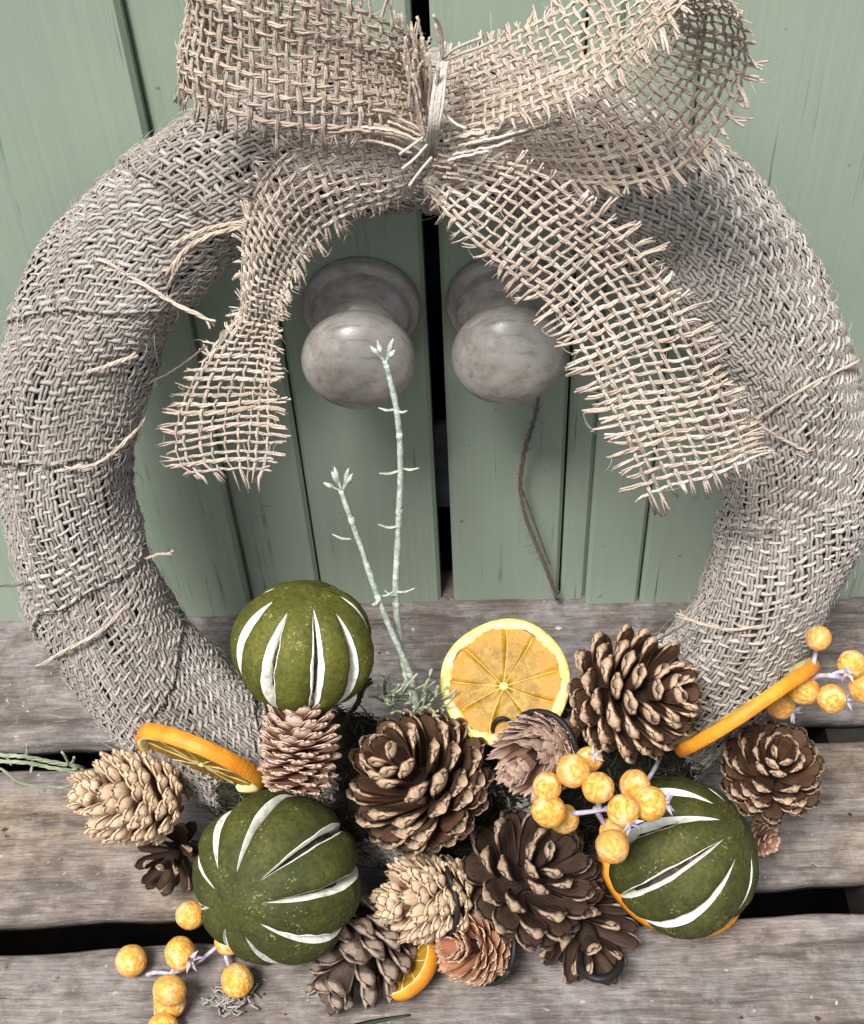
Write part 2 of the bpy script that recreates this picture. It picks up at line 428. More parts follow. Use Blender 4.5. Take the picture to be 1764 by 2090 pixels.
# ------------------------------------------------------------------ setting: ground, cabinet inside
def box(x0, x1, y0, y1, z0, z1, bev=0.0):
    b = bev
    if b <= 0:
        V = [(x, y, z) for x in (x0, x1) for y in (y0, y1) for z in (z0, z1)]
        return V, [(0, 1, 3, 2), (4, 6, 7, 5), (0, 4, 5, 1), (2, 3, 7, 6), (0, 2, 6, 4), (1, 5, 7, 3)]
    V, F = [], []
    prof = [(x0 + b, y0), (x1 - b, y0), (x1, y0 + b), (x1, y1), (x0, y1), (x0, y0 + b)]      # bevelled on the two front corners
    for z in (z0, z1):
        V += [(px, py, z) for px, py in prof]
    n = len(prof)
    F = [(i, (i + 1) % n, n + (i + 1) % n, n + i) for i in range(n)] + [tuple(range(n))[::-1], tuple(range(n, 2 * n))]
    return V, F
me = pyd('ground', [(-3, -3, -.45), (3, -3, -.45), (3, 3, -.45), (-3, 3, -.45)], [(0, 1, 2, 3)], False)
tag(link('ground', me, MAT_GROUND), kind='structure')
V, F = box(-.43, .43, .30, .31, -.03, .80); ci = link('cabinet_interior', pyd('cabinet_interior', V, F, False), MAT_DARK); tag(ci, kind='structure')
for (a, b_, c_, d_, e_, f_) in ((-.44, -.43, .026, .31, -.03, .80), (.43, .44, .026, .31, -.03, .80), (-.43, .43, .026, .30, .79, .80), (-.43, .43, .026, .30, -.03, -.02)):
    V, F = box(a, b_, c_, d_, e_, f_); link('panel', pyd('panel', V, F, False), MAT_DARK, ci)

# ------------------------------------------------------------------ cabinet doors with boards and knobs
def lathe(profile, seg=48):
    V, F = [], []
    for (r, a) in profile:
        for k in range(seg):
            t = 2 * math.pi * k / seg
            V.append((r * math.cos(t), -a, r * math.sin(t)))
    F = grid_faces(len(profile), seg, True)
    F.append(tuple(range(seg))[::-1]); o = (len(profile) - 1) * seg; F.append(tuple(o + k for k in range(seg)))
    return V, F
ZB, ZT = -.012, .78
def door(label, boards, knob_x, knob_label):
    root = thing('cabinet_door', (0, 0.0, ZB), label, 'door', 'pair of cabinet doors')
    for (x0, x1, dy, nm) in boards:
        V, F = box(min(x0, x1), max(x0, x1), -dy, .022, 0, ZT - ZB, .0016)
        link(nm, pyd(nm, V, F, False), MAT_PAINT, root)
    kp = np.array([knob_x, 0, .1769 - ZB])
    prof = [(.0215, -.001), (.0221, .002), (.0219, .0042), (.0209, .0056), (.0190, .0060), (.0184, .0068), (.0182, .0086), (.0172, .0104), (.0148, .0118), (.0132, .0140), (.0130, .021)]
    V, F = lathe(prof); V = np.array(V)
    rk = link('knob_rosette', pyd('knob_rosette', V, F), MAT_KNOB, root); rk.location = kp
    b = .0122; a = .0206; c0 = .0325
    prof = [(.0124, .0195)]
    for i in range(1, 22):
        t = -math.radians(52) + math.radians(52 + 88) * i / 21
        prof.append((a * math.cos(t) ** .86, c0 + b * math.sin(t)))
    V, F = lathe(prof)
    kn = link('knob', pyd('knob', V, F), MAT_KNOB, root); kn.location = kp
    tag(kn, knob_label)
    return root
GL, GR = -.0030, .0030
xl1 = at_y(650, 1170, 0)[0]; xl2 = at_y(505, 1180, 0)[0]
xr1 = at_y(1143, 1205, 0)[0]; xr2 = at_y(1194, 1205, 0)[0]; xr3 = at_y(1303, 1205, 0)[0]
left_door = door('pale green painted door left of the dark gap, behind the wreath',
     [(xl1 + .0004, GL, .0, 'stile'), (xl2, xl1 - .0004, .0009, 'moulding'), (xl2 - .0002, -.42, .0052, 'board')], -.0269, 'knob with the frosted twig tip in front of it')
right_door = door('pale green painted door right of the dark gap, half behind the burlap tail',
     [(GR, xr1 - .0005, .0, 'stile'), (xr1 + .0005, xr2, .0006, 'moulding'), (xr2 + .0002, xr3 - .0004, .0038, 'board'), (xr3 + .0005, .42, .0042, 'board')], .0267, 'knob partly hidden by the ribbon tail')
V, F = box(-.0028, .0028, .009, .012, .055, .105); link('catch_plate', pyd('catch_plate', V - np.array([0, 0, ZB]), F, False), MAT_CATCH, left_door)

# ------------------------------------------------------------------ bench of weathered planks
bench = thing('slatted_bench', (0, -.15, -.45), 'weathered grey brown slatted bench top under the wreath', 'bench')
def plank(y_back, y_front, slope_b, slope_f, mat, seed, top=0.0, th=.0085):
    r = np.random.default_rng(seed)
    nx = 260; X = np.linspace(-.46, .46, nx)
    def wob(a, f):
        return sum(a / (k + 1) * np.sin(X * f * (k + 1) * 1.7 + r.uniform(0, 6.28)) for k in range(4))
    yb = y_back + slope_b * X + wob(.0006, 30); yf = y_front + slope_f * X + wob(.0006, 34)
    chips = np.zeros(nx)
    for _ in range(26):
        chips += r.uniform(.0002, .0013) * np.exp(-((X - r.uniform(-.4, .4)) / r.uniform(.002, .007)) ** 2)
    V = []; bv = .0016
    m = 22
    for i in range(nx):
        w = yb[i] - yf[i]
        row = [(X[i], yb[i], top - th), (X[i], yb[i], top - bv), (X[i], yb[i] - bv, top)]
        for k in range(1, m):
            t = k / m
            z = top + .00035 * math.sin(t * 9 + X[i] * 11 + seed) - .00025 * (2 * t - 1) ** 2
            row.append((X[i], yb[i] - bv - (w - 2 * bv) * t, z))
        c = chips[i]
        row += [(X[i], yf[i] + bv + c, top - .0001), (X[i], yf[i] + c * .6, top - bv - c * .5), (X[i], yf[i] + c * .1, top - th * .6), (X[i], yf[i], top - th)]
        V += row
    n = m + 6
    n = len(V) // nx
    F = grid_faces(nx, n, True)
    o = (nx - 1) * n
    F += [tuple(range(n)), tuple(o + k for k in range(n))[::-1]]
    me = pyd('plank', np.array(V) - np.array([0, -.15, -.45]), F)
    o_ = link('plank', me, mat, bench)
    return o_
plank(.020, -.0719, 0, .0107, WOODS[0], 1)
plank(-.0836, -.1505, .0128, .0330, WOODS[1], 2, -.0008)
plank(-.1648, -.2380, .0280, .02, WOODS[2], 3, .0006)
plank(-.2500, -.3200, .02, .02, WOODS[3], 4)
for x in (-.33, .176):
    V, F = box(x - .012, x + .012, -.31, .0, -.036, -.0095); link('batten', pyd('batten', np.array(V) - np.array([0, -.15, -.45]), F, False), MAT_SHADEWOOD, bench)
for x in (-.40, .40):
    for y in (-.29, -.03):
        V, F = box(x - .02, x + .02, y - .02, y + .02, -.45, -.0365); link('leg', pyd('leg', np.array(V) - np.array([0, -.15, -.45]), F, False), WOODS[3], bench)

for (a, b_, c_, d_, nm) in ((-.45, .45, .020, .032, 'added_dark_back'), (-.45, .45, -.335, -.323, 'added_light_block'), (-.462, -.45, -.335, .032, 'added_side_block'), (.45, .462, -.335, .032, 'added_side_block')):  # unseen boards added to block light, so the plank gaps stay dark
    V, F = box(a, b_, c_, d_, -.45, -.0125); link(nm, pyd(nm, np.array(V) - np.array([0, -.15, -.45]), F, False), MAT_SHADEWOOD, bench)

# ------------------------------------------------------------------ wreath ring wrapped in burlap
ring = thing('burlap_wreath_ring', (RC - E2 * (RING_R + RING_r)), 'large ring wrapped in grey burlap, leaning against the green doors', 'wreath')
RO = np.array(ring.location)
def lumps(th, ph):
    return .0011 * np.sin(3 * th + 1.2 * ph + .5) + .0010 * np.sin(7 * th - 2 * ph + 2.1) + .0008 * np.sin(11 * th + 3 * ph) + .0005 * np.sin(23 * th - 5 * ph + 1)
def torus(th, ph, rho):
    th, ph, rho = np.broadcast_arrays(np.asarray(th, float), np.asarray(ph, float), np.asarray(rho, float))
    er = np.cos(th)[..., None] * E1 + np.sin(th)[..., None] * E2
    nn = np.cos(ph)[..., None] * er + np.sin(ph)[..., None] * E3
    return RC + RING_R * er + rho[..., None] * nn, nn
nu, nv = 150, 30
th, ph = np.meshgrid(np.linspace(0, 2 * math.pi, nu, endpoint=False), np.linspace(0, 2 * math.pi, nv, endpoint=False), indexing='ij')
P, _ = torus(th, ph, RING_r - .0022 + lumps(th, ph))
F = [(i * nv + j, i * nv + (j + 1) % nv, ((i + 1) % nu) * nv + (j + 1) % nv, ((i + 1) % nu) * nv + j) for i in range(nu) for j in range(nv)]
link('core', pyd('core', P.reshape(-1, 3) - RO, F), MAT_CORE, ring)

NWRAP = 15
WID = .070
fuzzP, fuzzN = [], []
for w in range(NWRAP):
    r = np.random.default_rng(100 + w)
    th0 = w * 2 * math.pi / NWRAP + .12 + r.uniform(-.05, .05)
    tilt = -(0.095 + r.uniform(-.03, .045))
    wid = WID * r.uniform(.95, 1.1)
    lift = .0009
    TA, TB = Tubes(4), Tubes(4)
    nvv = int(wid / .0031); V_ = (np.arange(nvv) + .5) / nvv - .5
    V_ = (V_ + r.normal(0, .0035, nvv)) * wid
    dphi = .0028 / RING_r
    PH = np.arange(math.radians(-75), math.radians(255), dphi); nph = len(PH)
    PH = PH + r.normal(0, dphi * .09, nph)
    shear = r.uniform(-.15, .15)
    def surf(v, ph, h):
        th = th0 + tilt * (ph - math.pi / 2) + v / (RING_R + RING_r * np.cos(ph) * .75) + .020 * np.sin(ph * 1.9 + w * 1.3) + .008 * np.sin(ph * 5.1 + w)
        ph2 = ph + shear * v / .03
        rho = RING_r + lift * (v / wid) * 2 + lumps(th, ph2) + h
        return torus(th, ph2, rho)
    amp = .00050
    for j in range(nvv):                       # thin threads that run round the tube
        k = np.arange(2 * nph - 1); ph = np.interp(k / 2, np.arange(nph), PH)
        sg = np.where(k % 2 == 0, np.where((k // 2 + j) % 2 == 0, 1.0, -1.0), 0.0)
        vv = V_[j] + .00035 * np.sin(ph * 9 + j * 2.1) + r.normal(0, .00014, len(k))
        Pp, Nn = surf(vv, ph, amp * sg)
        TB.add(Pp, .00076 * r.uniform(.7, 1.25) * (1 + .22 * r.normal(0, 1, len(k)).clip(-1.5, 1.5)), .00042, Nn)
    for i in range(nph):                       # thick threads that run along the ring
        k = np.arange(2 * nvv - 1); vv = np.interp(k / 2, np.arange(nvv), V_)
        sg = np.where(k % 2 == 0, np.where((i + k // 2) % 2 == 0, -1.0, 1.0), 0.0)
        e = r.uniform(.0003, .0022)
        vv = np.concatenate([[vv[0] - e], vv, [vv[-1] + r.uniform(.0002, .0024)]]); sg = np.concatenate([[0], sg, [-.4]])
        phv = PH[i] + r.normal(0, dphi * .05, len(vv)) + dphi * .35 * np.sin(vv * 95 + i * .21)
        Pp, Nn = surf(vv, phv, amp * sg)
        hw = .00118 * r.uniform(.84, 1.12) * (1 + .10 * r.normal(0, 1, len(vv)).clip(-1.6, 1.6))
        TA.yarn(Pp, hw * 1.06, .00046, Nn, r, 2, 0, 0, True)
    wr = TA.build('burlap_wrap', MAT_WRAP_A, ring, RO); tag(wr, kind='stuff')
    wb = TB.build('cross_threads', MAT_WRAP_B, wr, (0, 0, 0)); wb.data.transform(Matrix.Translation(-Vector(RO))); tag(wb, kind='stuff')
    # points for stray fibres
    n = 620
    Pp, Nn = surf(r.uniform(-.5, .5, n) * wid, r.uniform(math.radians(-60), math.radians(240), n), np.full(n, .0004))
    fuzzP.append(Pp); fuzzN.append(Nn)
def fuzz(P, N, lo, hi, rad, seed, lay=.7, T=None):
    r = np.random.default_rng(seed); T = T or Tubes(4)
    for p, n in zip(P, N):
        a = unit(r.normal(0, 1, 3)); a = unit(a - n * (a @ n)); b = np.cross(n, a)
        L = r.uniform(lo, hi); lf = r.uniform(.15, 1.0) * (1 - lay * .5); cv = r.normal(0, .6)
        t = np.linspace(0, 1, 5)[:, None]
        T.add(p + L * (a * t * lay + n * (lf * t - .35 * t * t) + b * cv * t * t), np.array([1, 1, .9, .7, .35]) * rad, None, np.broadcast_to(n, (5, 3)))
    return T
tag(fuzz(np.concatenate(fuzzP), np.concatenate(fuzzN), .0022, .0085, .00010, 5).build('stray_fibres', MAT_FUZZ, ring, RO), kind='stuff')

def strand(pts, rad, mat, name, parent=None, origin=(0, 0, 0), n=24, sides=6, taper=True):
    T = Tubes(sides); P = catmull(pts, n)
    if taper:
        r_ = np.random.default_rng(int(abs(P[0, 0] + P[-1, 2]) * 1e5)); P = P + np.cumsum(r_.normal(0, rad * .14, P.shape), axis=0)
        T = Tubes(4); T.yarn(P, rad, rad * .8, np.broadcast_to(E3, P.shape), r_, 3, .8, rad * 1.2)
    else:
        T.add(P, np.full(n, rad))
    return T.build(name, mat, parent, origin)
# loose threads and twine lying on the wrap
o0 = RING_r + .0022
def ringpts(l, o=.0):
    return [at_w(x, y, o0 - d + o) for x, y, d in l]
for l, rad in (([(205, 525, .003), (290, 575, .001), (370, 620, -.004), (448, 655, -.008)], .00075),
          ([(160, 762, .006), (200, 752, .003), (240, 738, .002), (275, 728, .005)], .0007),
          ([(130, 958, .002), (190, 950, .000), (235, 925, .002), (275, 885, .007), (300, 862, .016)], .0006),
          ([(75, 1362, .012), (125, 1335, .003), (185, 1305, .000), (225, 1275, .003), (270, 1225, .01)], .00075),
          ([(-15, 1197, .010), (30, 1194, .006), (65, 1188, .004), (90, 1178, .004)], .0005),
          ([(345, 505, .0), (395, 478, -.001), (450, 462, -.001), (520, 448, .001)], .0007),
          ([(345, 560, .002), (372, 520, .0), (410, 492, -.001), (470, 472, -.0015), (530, 468, .0)], .00085),
          ([(338, 600, .006), (352, 560, .002), (372, 525, .0005)], .0006),
          ([(1520, 868, .008), (1560, 845, .002), (1630, 800, -.001), (1700, 765, .003), (1760, 738, .012)], .00055),
          ([(1535, 848, -.004), (1570, 880, -.002), (1610, 905, .0), (1660, 925, .001)], .00055),
          ([(1478, 1080, .01), (1530, 1082, .003), (1590, 1080, .0)], .00045),
          ([(1378, 1252, .004), (1430, 1272, .0), (1490, 1284, .0), (1560, 1278, .0), (1640, 1262, .004)], .0006),
          ([(1340, 1308, .004), (1372, 1290, .001), (1410, 1272, .0)], .0004),
          ([(1340, 1330, .003), (1380, 1318, .001), (1420, 1290, .0)], .0004),
          ([(296, 1142, .020), (325, 1131, .018), (354, 1128, .018)], .00055),
          ([(295, 785, .012), (330, 768, .003), (370, 742, -.002), (420, 705, -.004)], .0004)):
    strand(ringpts(l), rad, MAT_RIB if rad > .0005 else MAT_TWINE, 'loose_thread', ring, RO)

# ------------------------------------------------------------------ burlap bow
bow = thing('burlap_bow', at_y(885, 250, -.06), 'loosely woven beige burlap ribbon bow tied at the top of the wreath', 'bow')
BO = np.array(bow.location)
def ribbon(name, A, B, seed, sp=.0031, fr=.15, free_end=False, label=None, curl=.0):
    r = np.random.default_rng(seed); m = 500
    A = catmull([at_y(*p) for p in A], m); B = catmull([at_y(*p) for p in B], m)
    mid = .5 * (A + B); ds = np.linalg.norm(np.diff(mid, axis=0), axis=1); S = np.concatenate([[0], np.cumsum(ds)]); Ltot = S[-1]
    tang = unit(np.gradient(mid, axis=0)); wv = B - A
    N = unit(np.cross(tang, unit(wv)))
    if np.mean(N @ -FW) < 0: N = -N
    width = np.median(np.linalg.norm(wv, axis=1))
    nW = max(8, int(round(width * (1 - 2 * fr) / sp)) + 1)
    tj = np.linspace(fr, 1 - fr, nW) + r.normal(0, .005, nW)
    si = np.arange(sp * .5, Ltot - sp * .2, sp); nS = len(si); si = si + r.normal(0, sp * .07, nS)
    ph1, ph2 = r.uniform(0, 6.28, 2)
    def pos(s, t, h):
        s = np.asarray(s, float); t = np.asarray(t, float)
        sc = np.clip(s, 0, Ltot); over = s - sc
        f = lambda X: np.stack([np.interp(sc, S, X[:, k]) for k in range(3)], -1)
        a, b, n, tg = f(A), f(B), unit(f(N)), unit(f(tang))
        wav = .0016 * np.sin(s * 60 + t * 3 + ph1) + .0011 * np.sin(t * 9 + s * 25 + ph2) + curl * (t - .5) ** 2
        return a + (b - a) * t[..., None] + n * (h + wav)[..., None] + tg * over[..., None], n
    amp = .00042; T = Tubes(4); fp, fn = [], []
    for i in range(nS):                         # weft, fringed on both edges
        k = np.arange(2 * nW - 1); t = np.interp(k / 2, np.arange(nW), tj)
        h = np.where(k % 2 == 0, np.where((i + k // 2) % 2 == 0, amp, -amp), 0.0)
        e0, e1 = r.uniform(.45, 1.0, 2) * fr * 1.25
        t = np.concatenate([[t[0] - e0, t[0] - e0 * .55, t[0] - e0 * .2], t, [t[-1] + e1 * .2, t[-1] + e1 * .55, t[-1] + e1]])
        b0, b1 = r.normal(0, .0010, 2); c0, c1 = r.normal(0, .0010, 2)
        h = np.concatenate([[b0, b0 * .4, 0], h, [0, b1 * .4, b1]])
        s = si[i] + .0005 * np.sin(t * 7 + i * .7) + r.normal(0, .00009, len(t))
        s[:3] += np.array([c0, c0 * .4, c0 * .1]); s[-3:] += np.array([c1 * .1, c1 * .4, c1])
        P, n = pos(s, t, h); q = .00068 * r.uniform(.62, 1.30)
        hw = np.full(len(t), q); hw[:1] *= .8; hw[-1:] *= .8
        T.yarn(P, hw, q * .42, n, r, 3, .9, .0006)
        kk = r.integers(0, len(P), 7); fp.append(P[kk]); fn.append(n[kk])
    for j in range(nW):                         # warp
        k = np.arange(2 * nS - 1); s = np.interp(k / 2, np.arange(nS), si)
        h = np.where(k % 2 == 0, np.where((k // 2 + j) % 2 == 0, -amp, amp), 0.0)
        if free_end:
            e = r.uniform(.5, 1.5) * .006; b = r.normal(0, .001)
            s = np.concatenate([s, [s[-1] + e * .4, s[-1] + e]]); h = np.concatenate([h, [b * .4, b]])
        t = tj[j] + .008 * np.sin(s * 70 + j * 1.9) + r.normal(0, .0013, len(s))
        P, n = pos(s, t, h); q = .00064 * r.uniform(.66, 1.28)
        hw = np.full(len(s), q)
        T.yarn(P, hw, q * .42, n, r, 3, .9, .0006 if free_end else 0)
    o = T.build(name, MAT_RIB, bow, BO); tag(o, label, kind='stuff')
    f_ = fuzz(np.concatenate(fp), np.concatenate(fn), .0015, .006, .00008, seed).build('stray_fibres', MAT_FUZZ, o, BO); tag(f_, kind='stuff')
    return o
def rib2(name, st, seed, **kw):
    return ribbon(name, [a for a, b in st], [b for a, b in st], seed, **kw)
rib2('bow_loop', [((880, 85, -.066), (884, 292, -.070)), ((820, 15, -.076), (800, 290, -.079)), ((700, -55, -.083), (690, 296, -.086)), ((560, -115, -.087), (548, 300, -.089)),
    ((445, -150, -.083), (430, 268, -.085)), ((378, -150, -.071), (360, 226, -.073)), ((392, -130, -.058), (378, 205, -.060)), ((500, -90, -.053), (500, 225, -.055)), ((700, 0, -.054), (700, 235, -.056)), ((880, 150, -.058), (880, 255, -.058))], 11, label='broad flat loop with a fringed lower edge')
rib2('bow_loop', [((903, 110, -.064), (903, 292, -.072)), ((1000, 62, -.067), (1040, 274, -.086)), ((1130, 8, -.069), (1180, 228, -.099)), ((1250, -42, -.069), (1300, 135, -.108)),
    ((1330, -66, -.067), (1380, 40, -.112)), ((1368, -40, -.062), (1465, -18, -.110)), ((1372, 0, -.057), (1528, 38, -.106)), ((1350, 44, -.054), (1542, 140, -.100)), ((1295, 85, -.052), (1510, 270, -.095)),
    ((1215, 132, -.052), (1392, 396, -.087)), ((1080, 190, -.054), (1220, 412, -.080)), ((900, 250, -.060), (980, 345, -.070))], 12, label='curled loop showing its dark inside')
rib2('ribbon_tail', [((887, 280, -.072), (868, 378, -.072)), ((790, 255, -.078), (820, 436, -.080)), ((690, 256, -.084), (735, 470, -.084)), ((580, 278, -.086), (672, 505, -.084)), ((506, 360, -.084), (632, 545, -.082)),
    ((476, 450, -.079), (610, 585, -.080)), ((474, 540, -.073), (592, 625, -.080)), ((478, 625, -.068), (578, 668, -.080)), ((425, 695, -.064), (572, 725, -.082)), ((362, 785, -.064), (578, 788, -.087)), ((322, 872, -.066), (590, 856, -.092)), ((328, 948, -.070), (590, 918, -.096)), ((385, 985, -.074), (566, 972, -.098))],
    13, free_end=True, label='short twisted tail')
rib2('ribbon_tail', [((866, 388, -.072), (900, 300, -.074)), ((880, 425, -.080), (1010, 306, -.084)), ((930, 500, -.086), (1125, 326, -.090)), ((1005, 572, -.091), (1225, 398, -.094)), ((1090, 645, -.096), (1335, 480, -.095)),
    ((1148, 722, -.100), (1425, 600, -.098)), ((1190, 812, -.104), (1495, 740, -.102)), ((1238, 910, -.108), (1550, 865, -.108)), ((1290, 1030, -.112), (1570, 945, -.112))], 14, free_end=True, label='long straight tail over the right-hand knob')
T = Tubes(6)
for k in range(9):
    dx = (k - 4) * 3.4; r = rnd
    pts = [at_y(912 + dx * .6 + r.uniform(-4, 4), 92 + r.uniform(-8, 8), -.076), at_y(900 + dx * .7, 150, -.084), at_y(890 + dx * .8 + r.uniform(-3, 3), 215, -.090), at_y(884 + dx * .7, 270, -.090), at_y(878 + dx * .9 + r.uniform(-3, 3), 325 + r.uniform(-10, 10), -.078)]
    T.add(catmull(pts, 22), .00046 * r.uniform(.7, 1.2))
for pts in ([(905, 118), (935, 96), (985, 76)], [(908, 122), (945, 108), (980, 96), (1010, 82)], [(897, 200), (910, 232), (930, 252), (952, 262)], [(884, 265), (850, 290), (815, 315)], [(884, 280), (850, 320), (820, 345)], [(882, 320), (855, 352), (835, 380)], [(905, 120), (900, 60), (885, 30)]):
    T.add(catmull([at_y(x, y, -.086 - .002 * i) for i, (x, y) in enumerate(pts)], 14), .00042)
tag(T.build('tie_string', MAT_TIE, bow, BO), 'pale grey strings that pinch the bow')
# gathered folds of fabric in the middle
gv = []
for (pts, w) in (([(860, 60), (872, 130), (868, 200), (880, 262)], .006), ([(905, 300), (960, 285), (1040, 268), (1150, 235)], .0055), ([(870, 300), (800, 268), (730, 258), (660, 268)], .0055), ([(880, 340), (905, 345), (950, 352)], .006), ([(862, 90), (850, 120), (862, 180), (876, 250)], .006)):
    P = catmull([at_y(x, y, -.084) for x, y in pts], 30); T = Tubes(4)
    for s in range(16):
        off = rng.normal(0, 1, 3) * np.array([w * .35, .0018, w * .35])
        a, b = sorted(rng.uniform(0, 1, 2)); i0, i1 = int(a * 22), int(min(30, a * 22 + 8 + b * 14))
        T.add(P[i0:i1] + off + rng.normal(0, .00012, (i1 - i0, 3)), .00048)
    tag(T.build('gathered_threads', MAT_RIB, bow, BO), kind='stuff')

# ------------------------------------------------------------------ moss under the decorations
mossb = thing('moss_pad', RC - E2 * (RING_R + RING_r) * 1.0, 'dark dry moss packed between the cones on the lower ring', 'moss')
MO = np.array(mossb.location)
nu, nv = 90, 34
TH = np.linspace(math.radians(228), math.radians(316), nu)
th, ph = np.meshgrid(TH, np.linspace(0, 2 * math.pi, nv, endpoint=False), indexing='ij')
ends = np.clip(np.minimum(th - TH[0], TH[-1] - th) / .16, 0, 1) ** .5
rho = (RING_r * .62 + .0115 * ends) * (1 + .10 * np.sin(9 * th + 2 * ph) + .07 * np.sin(17 * th - 3 * ph) + .05 * np.sin(5 * ph + 23 * th))
P, Nn = torus(th, ph, rho)
P[..., 2] = np.maximum(P[..., 2], .0015)
tag(link('moss_bed', pyd('moss_bed', P.reshape(-1, 3) - MO, grid_faces(nu, nv, True)), MAT_MOSSB, mossb), kind='stuff')
idx = rng.integers(0, nu * nv, 4200); Pf, Nf = P.reshape(-1, 3)[idx] + rng.normal(0, .0008, (4200, 3)), Nn.reshape(-1, 3)[idx]
k = (Nf @ -FW) > -.3
tag(fuzz(Pf[k], Nf[k], .004, .012, .00028, 9, .6).build('moss_strands', MAT_MOSS, mossb, MO), kind='stuff')

# ------------------------------------------------------------------ cones
def scale_mesh(name, wf, uc, base, th0, th1, cup, curl, wavy, mat, seed, umbo=False, mid=0.0, lip=.87):
    """one woody scale, length 1 along +X, width 1, inner face +Z; attribute rim marks the pale outer edge"""
    r = np.random.default_rng(seed); nu, nv = 9, 9
    us = np.array([0, .25, .5, .66, .76, .85, .92, .97, 1.0]); vs_ = np.linspace(-1, 1, nv)
    top, bot, rim_t, rim_b, um_b = [], [], [], [], []
    wph = r.uniform(0, 6.28, 3)
    for u in us:
        g = base + (1 - base) * min(1, u / .62) ** .9
        if u > uc: g *= math.sqrt(max(0.0, 1 - ((u - uc) / (1 - uc + .03)) ** 2)) * .98 + .02
        for v in vs_:
            y = .5 * wf * g * v
            x = u - (.03 * v * v if u > .95 else 0)
            if wavy and u > .75:
                x += wavy * math.sin(v * 5 + wph[0]) * (u - .75) * 4
            z = cup * (v * v - .3) * g + curl * u ** 3 + (wavy * .8 * math.sin(v * 6 + wph[1]) * max(0, u - .6) * 2 if wavy else 0)
            sm = min(1, max(0, (u - .5) / .4)); th = (th0 + (th1 - th0) * sm * sm * (3 - 2 * sm)) * (1 - .55 * v * v)
            z += mid * math.exp(-((u - .86) / .09) ** 2 - (v / .5) ** 2) * .3
            top.append((x, y, z + th * .5))
            bz = z - th * .5 - mid * math.exp(-((u - .84) / .12) ** 2 - (v / .55) ** 2)
            bot.append((x, y, bz))
            e = (u - lip) / .16 - .25 * abs(v)
            rim_t.append(min(1, max(0, e)) * (.62 if lip > .7 else .85))
            rim_b.append(min(1, max(0, (u - (.72 if lip > .7 else .55)) / .2)))
            um_b.append(math.exp(-((u - .84) / .08) ** 2 - (v / .34) ** 2))
    nT = len(top)
    V = top + bot; rim = rim_t + rim_b; um = [0] * nT + um_b
    F = grid_faces(nu, nv) + [tuple(reversed(f)) for f in grid_faces(nu, nv, off=nT)]
    loop = [i * nv for i in range(nu)] + [(nu - 1) * nv + j for j in range(1, nv)] + [i * nv + nv - 1 for i in range(nu - 2, -1, -1)]
    midv = []
    for q in loop:
        a, b = np.array(V[q]), np.array(V[q + nT]); c = .5 * (a + b); u = a[0]
        c[0] += .16 * np.linalg.norm(a - b) * (1 if u > .9 else .2); c[1] += .18 * np.linalg.norm(a - b) * np.sign(a[1]) * (1 if abs(a[1]) > .05 else 0)
        midv.append(len(V)); V.append(tuple(c)); rim.append(min(1, max(0, (u - .70) / .14))); um.append(0)
    for k in range(len(loop) - 1):
        a, b = loop[k], loop[k + 1]
        F.append((a, midv[k], midv[k + 1], b)); F.append((midv[k], a + nT, b + nT, midv[k + 1]))
    me = pyd(name, V, F)
    for nm, dat in (('rim', rim), ('umbo', um)):
        at = me.attributes.new(nm, 'FLOAT', 'POINT'); at.data.foreach_set('value', np.array(dat, dtype=np.float32))
    me.materials.append(mat)
    return me
def sphere(rx, ry, rz, nu=16, nv=20):
    V, F = [], []
    for i in range(nu + 1):
        t = -math.pi / 2 + math.pi * i / nu
        for j in range(nv):
            p = 2 * math.pi * j / nv
            V.append((rx * math.cos(t) * math.cos(p), ry * math.cos(t) * math.sin(p), rz * math.sin(t)))
    return V, grid_faces(nu + 1, nv, True)
STY = {
 'brown': dict(ms=[scale_mesh('scale', 1.0, .78, .45, .05, .42, .07, .10, 0, MAT_SC_BROWN, s) for s in (1, 2)], n=50, a0=104, a1=14, p=1.15, w=.37, tip=.30),
 'loose': dict(ms=[scale_mesh('scale', .90, .78, .42, .05, .38, .09, .08, .01, MAT_SC_DARK, s) for s in (3, 4)], n=54, a0=108, a1=18, p=1.1, w=.40, tip=.38),
 'umbo': dict(ms=[scale_mesh('scale', 1.0, .68, .40, .06, .22, .12, -.10, 0, MAT_SC_PALE, s, True, .30) for s in (5, 6)], n=50, a0=78, a1=12, p=1.0, w=.60, tip=.5, cyl=.6),
 'sparse': dict(ms=[scale_mesh('scale', .72, .76, .45, .07, .28, .16, .10, .01, MAT_SC_DARK, s) for s in (7, 8)], n=30, a0=100, a1=18, p=1.0, w=.46, tip=.5),
 'pink': dict(ms=[scale_mesh('scale', 1.0, .72, .5, .05, .12, .08, .08, .05, MAT_TH_PINK, s, mid=.08, lip=.70) for s in (9, 10)], n=112, a0=92, a1=26, p=1.6, w=.50, tip=.42, cyl=.40),
 'beige': dict(ms=[scale_mesh('scale', .95, .72, .5, .06, .18, .06, .10, .03, MAT_TH_BEIGE, s, mid=.30, lip=.62) for s in (11, 12)], n=112, a0=72, a1=14, p=1.5, w=.46, tip=.36, cyl=.42),
 'mauve': dict(ms=[scale_mesh('scale', 1.1, .62, .5, .04, .08, .16, .02, .04, MAT_TH_MAUVE, s, lip=.66) for s in (13, 14)], n=124, a0=60, a1=8, p=1.0, w=.46, tip=.45, cyl=.6),
 'orange': dict(ms=[scale_mesh('scale', 1.05, .62, .5, .04, .09, .20, .06, .04, MAT_TH_ORANGE, s, lip=.72) for s in (15, 16)], n=116, a0=84, a1=12, p=1.1, w=.46, tip=.40, cyl=.60),
}
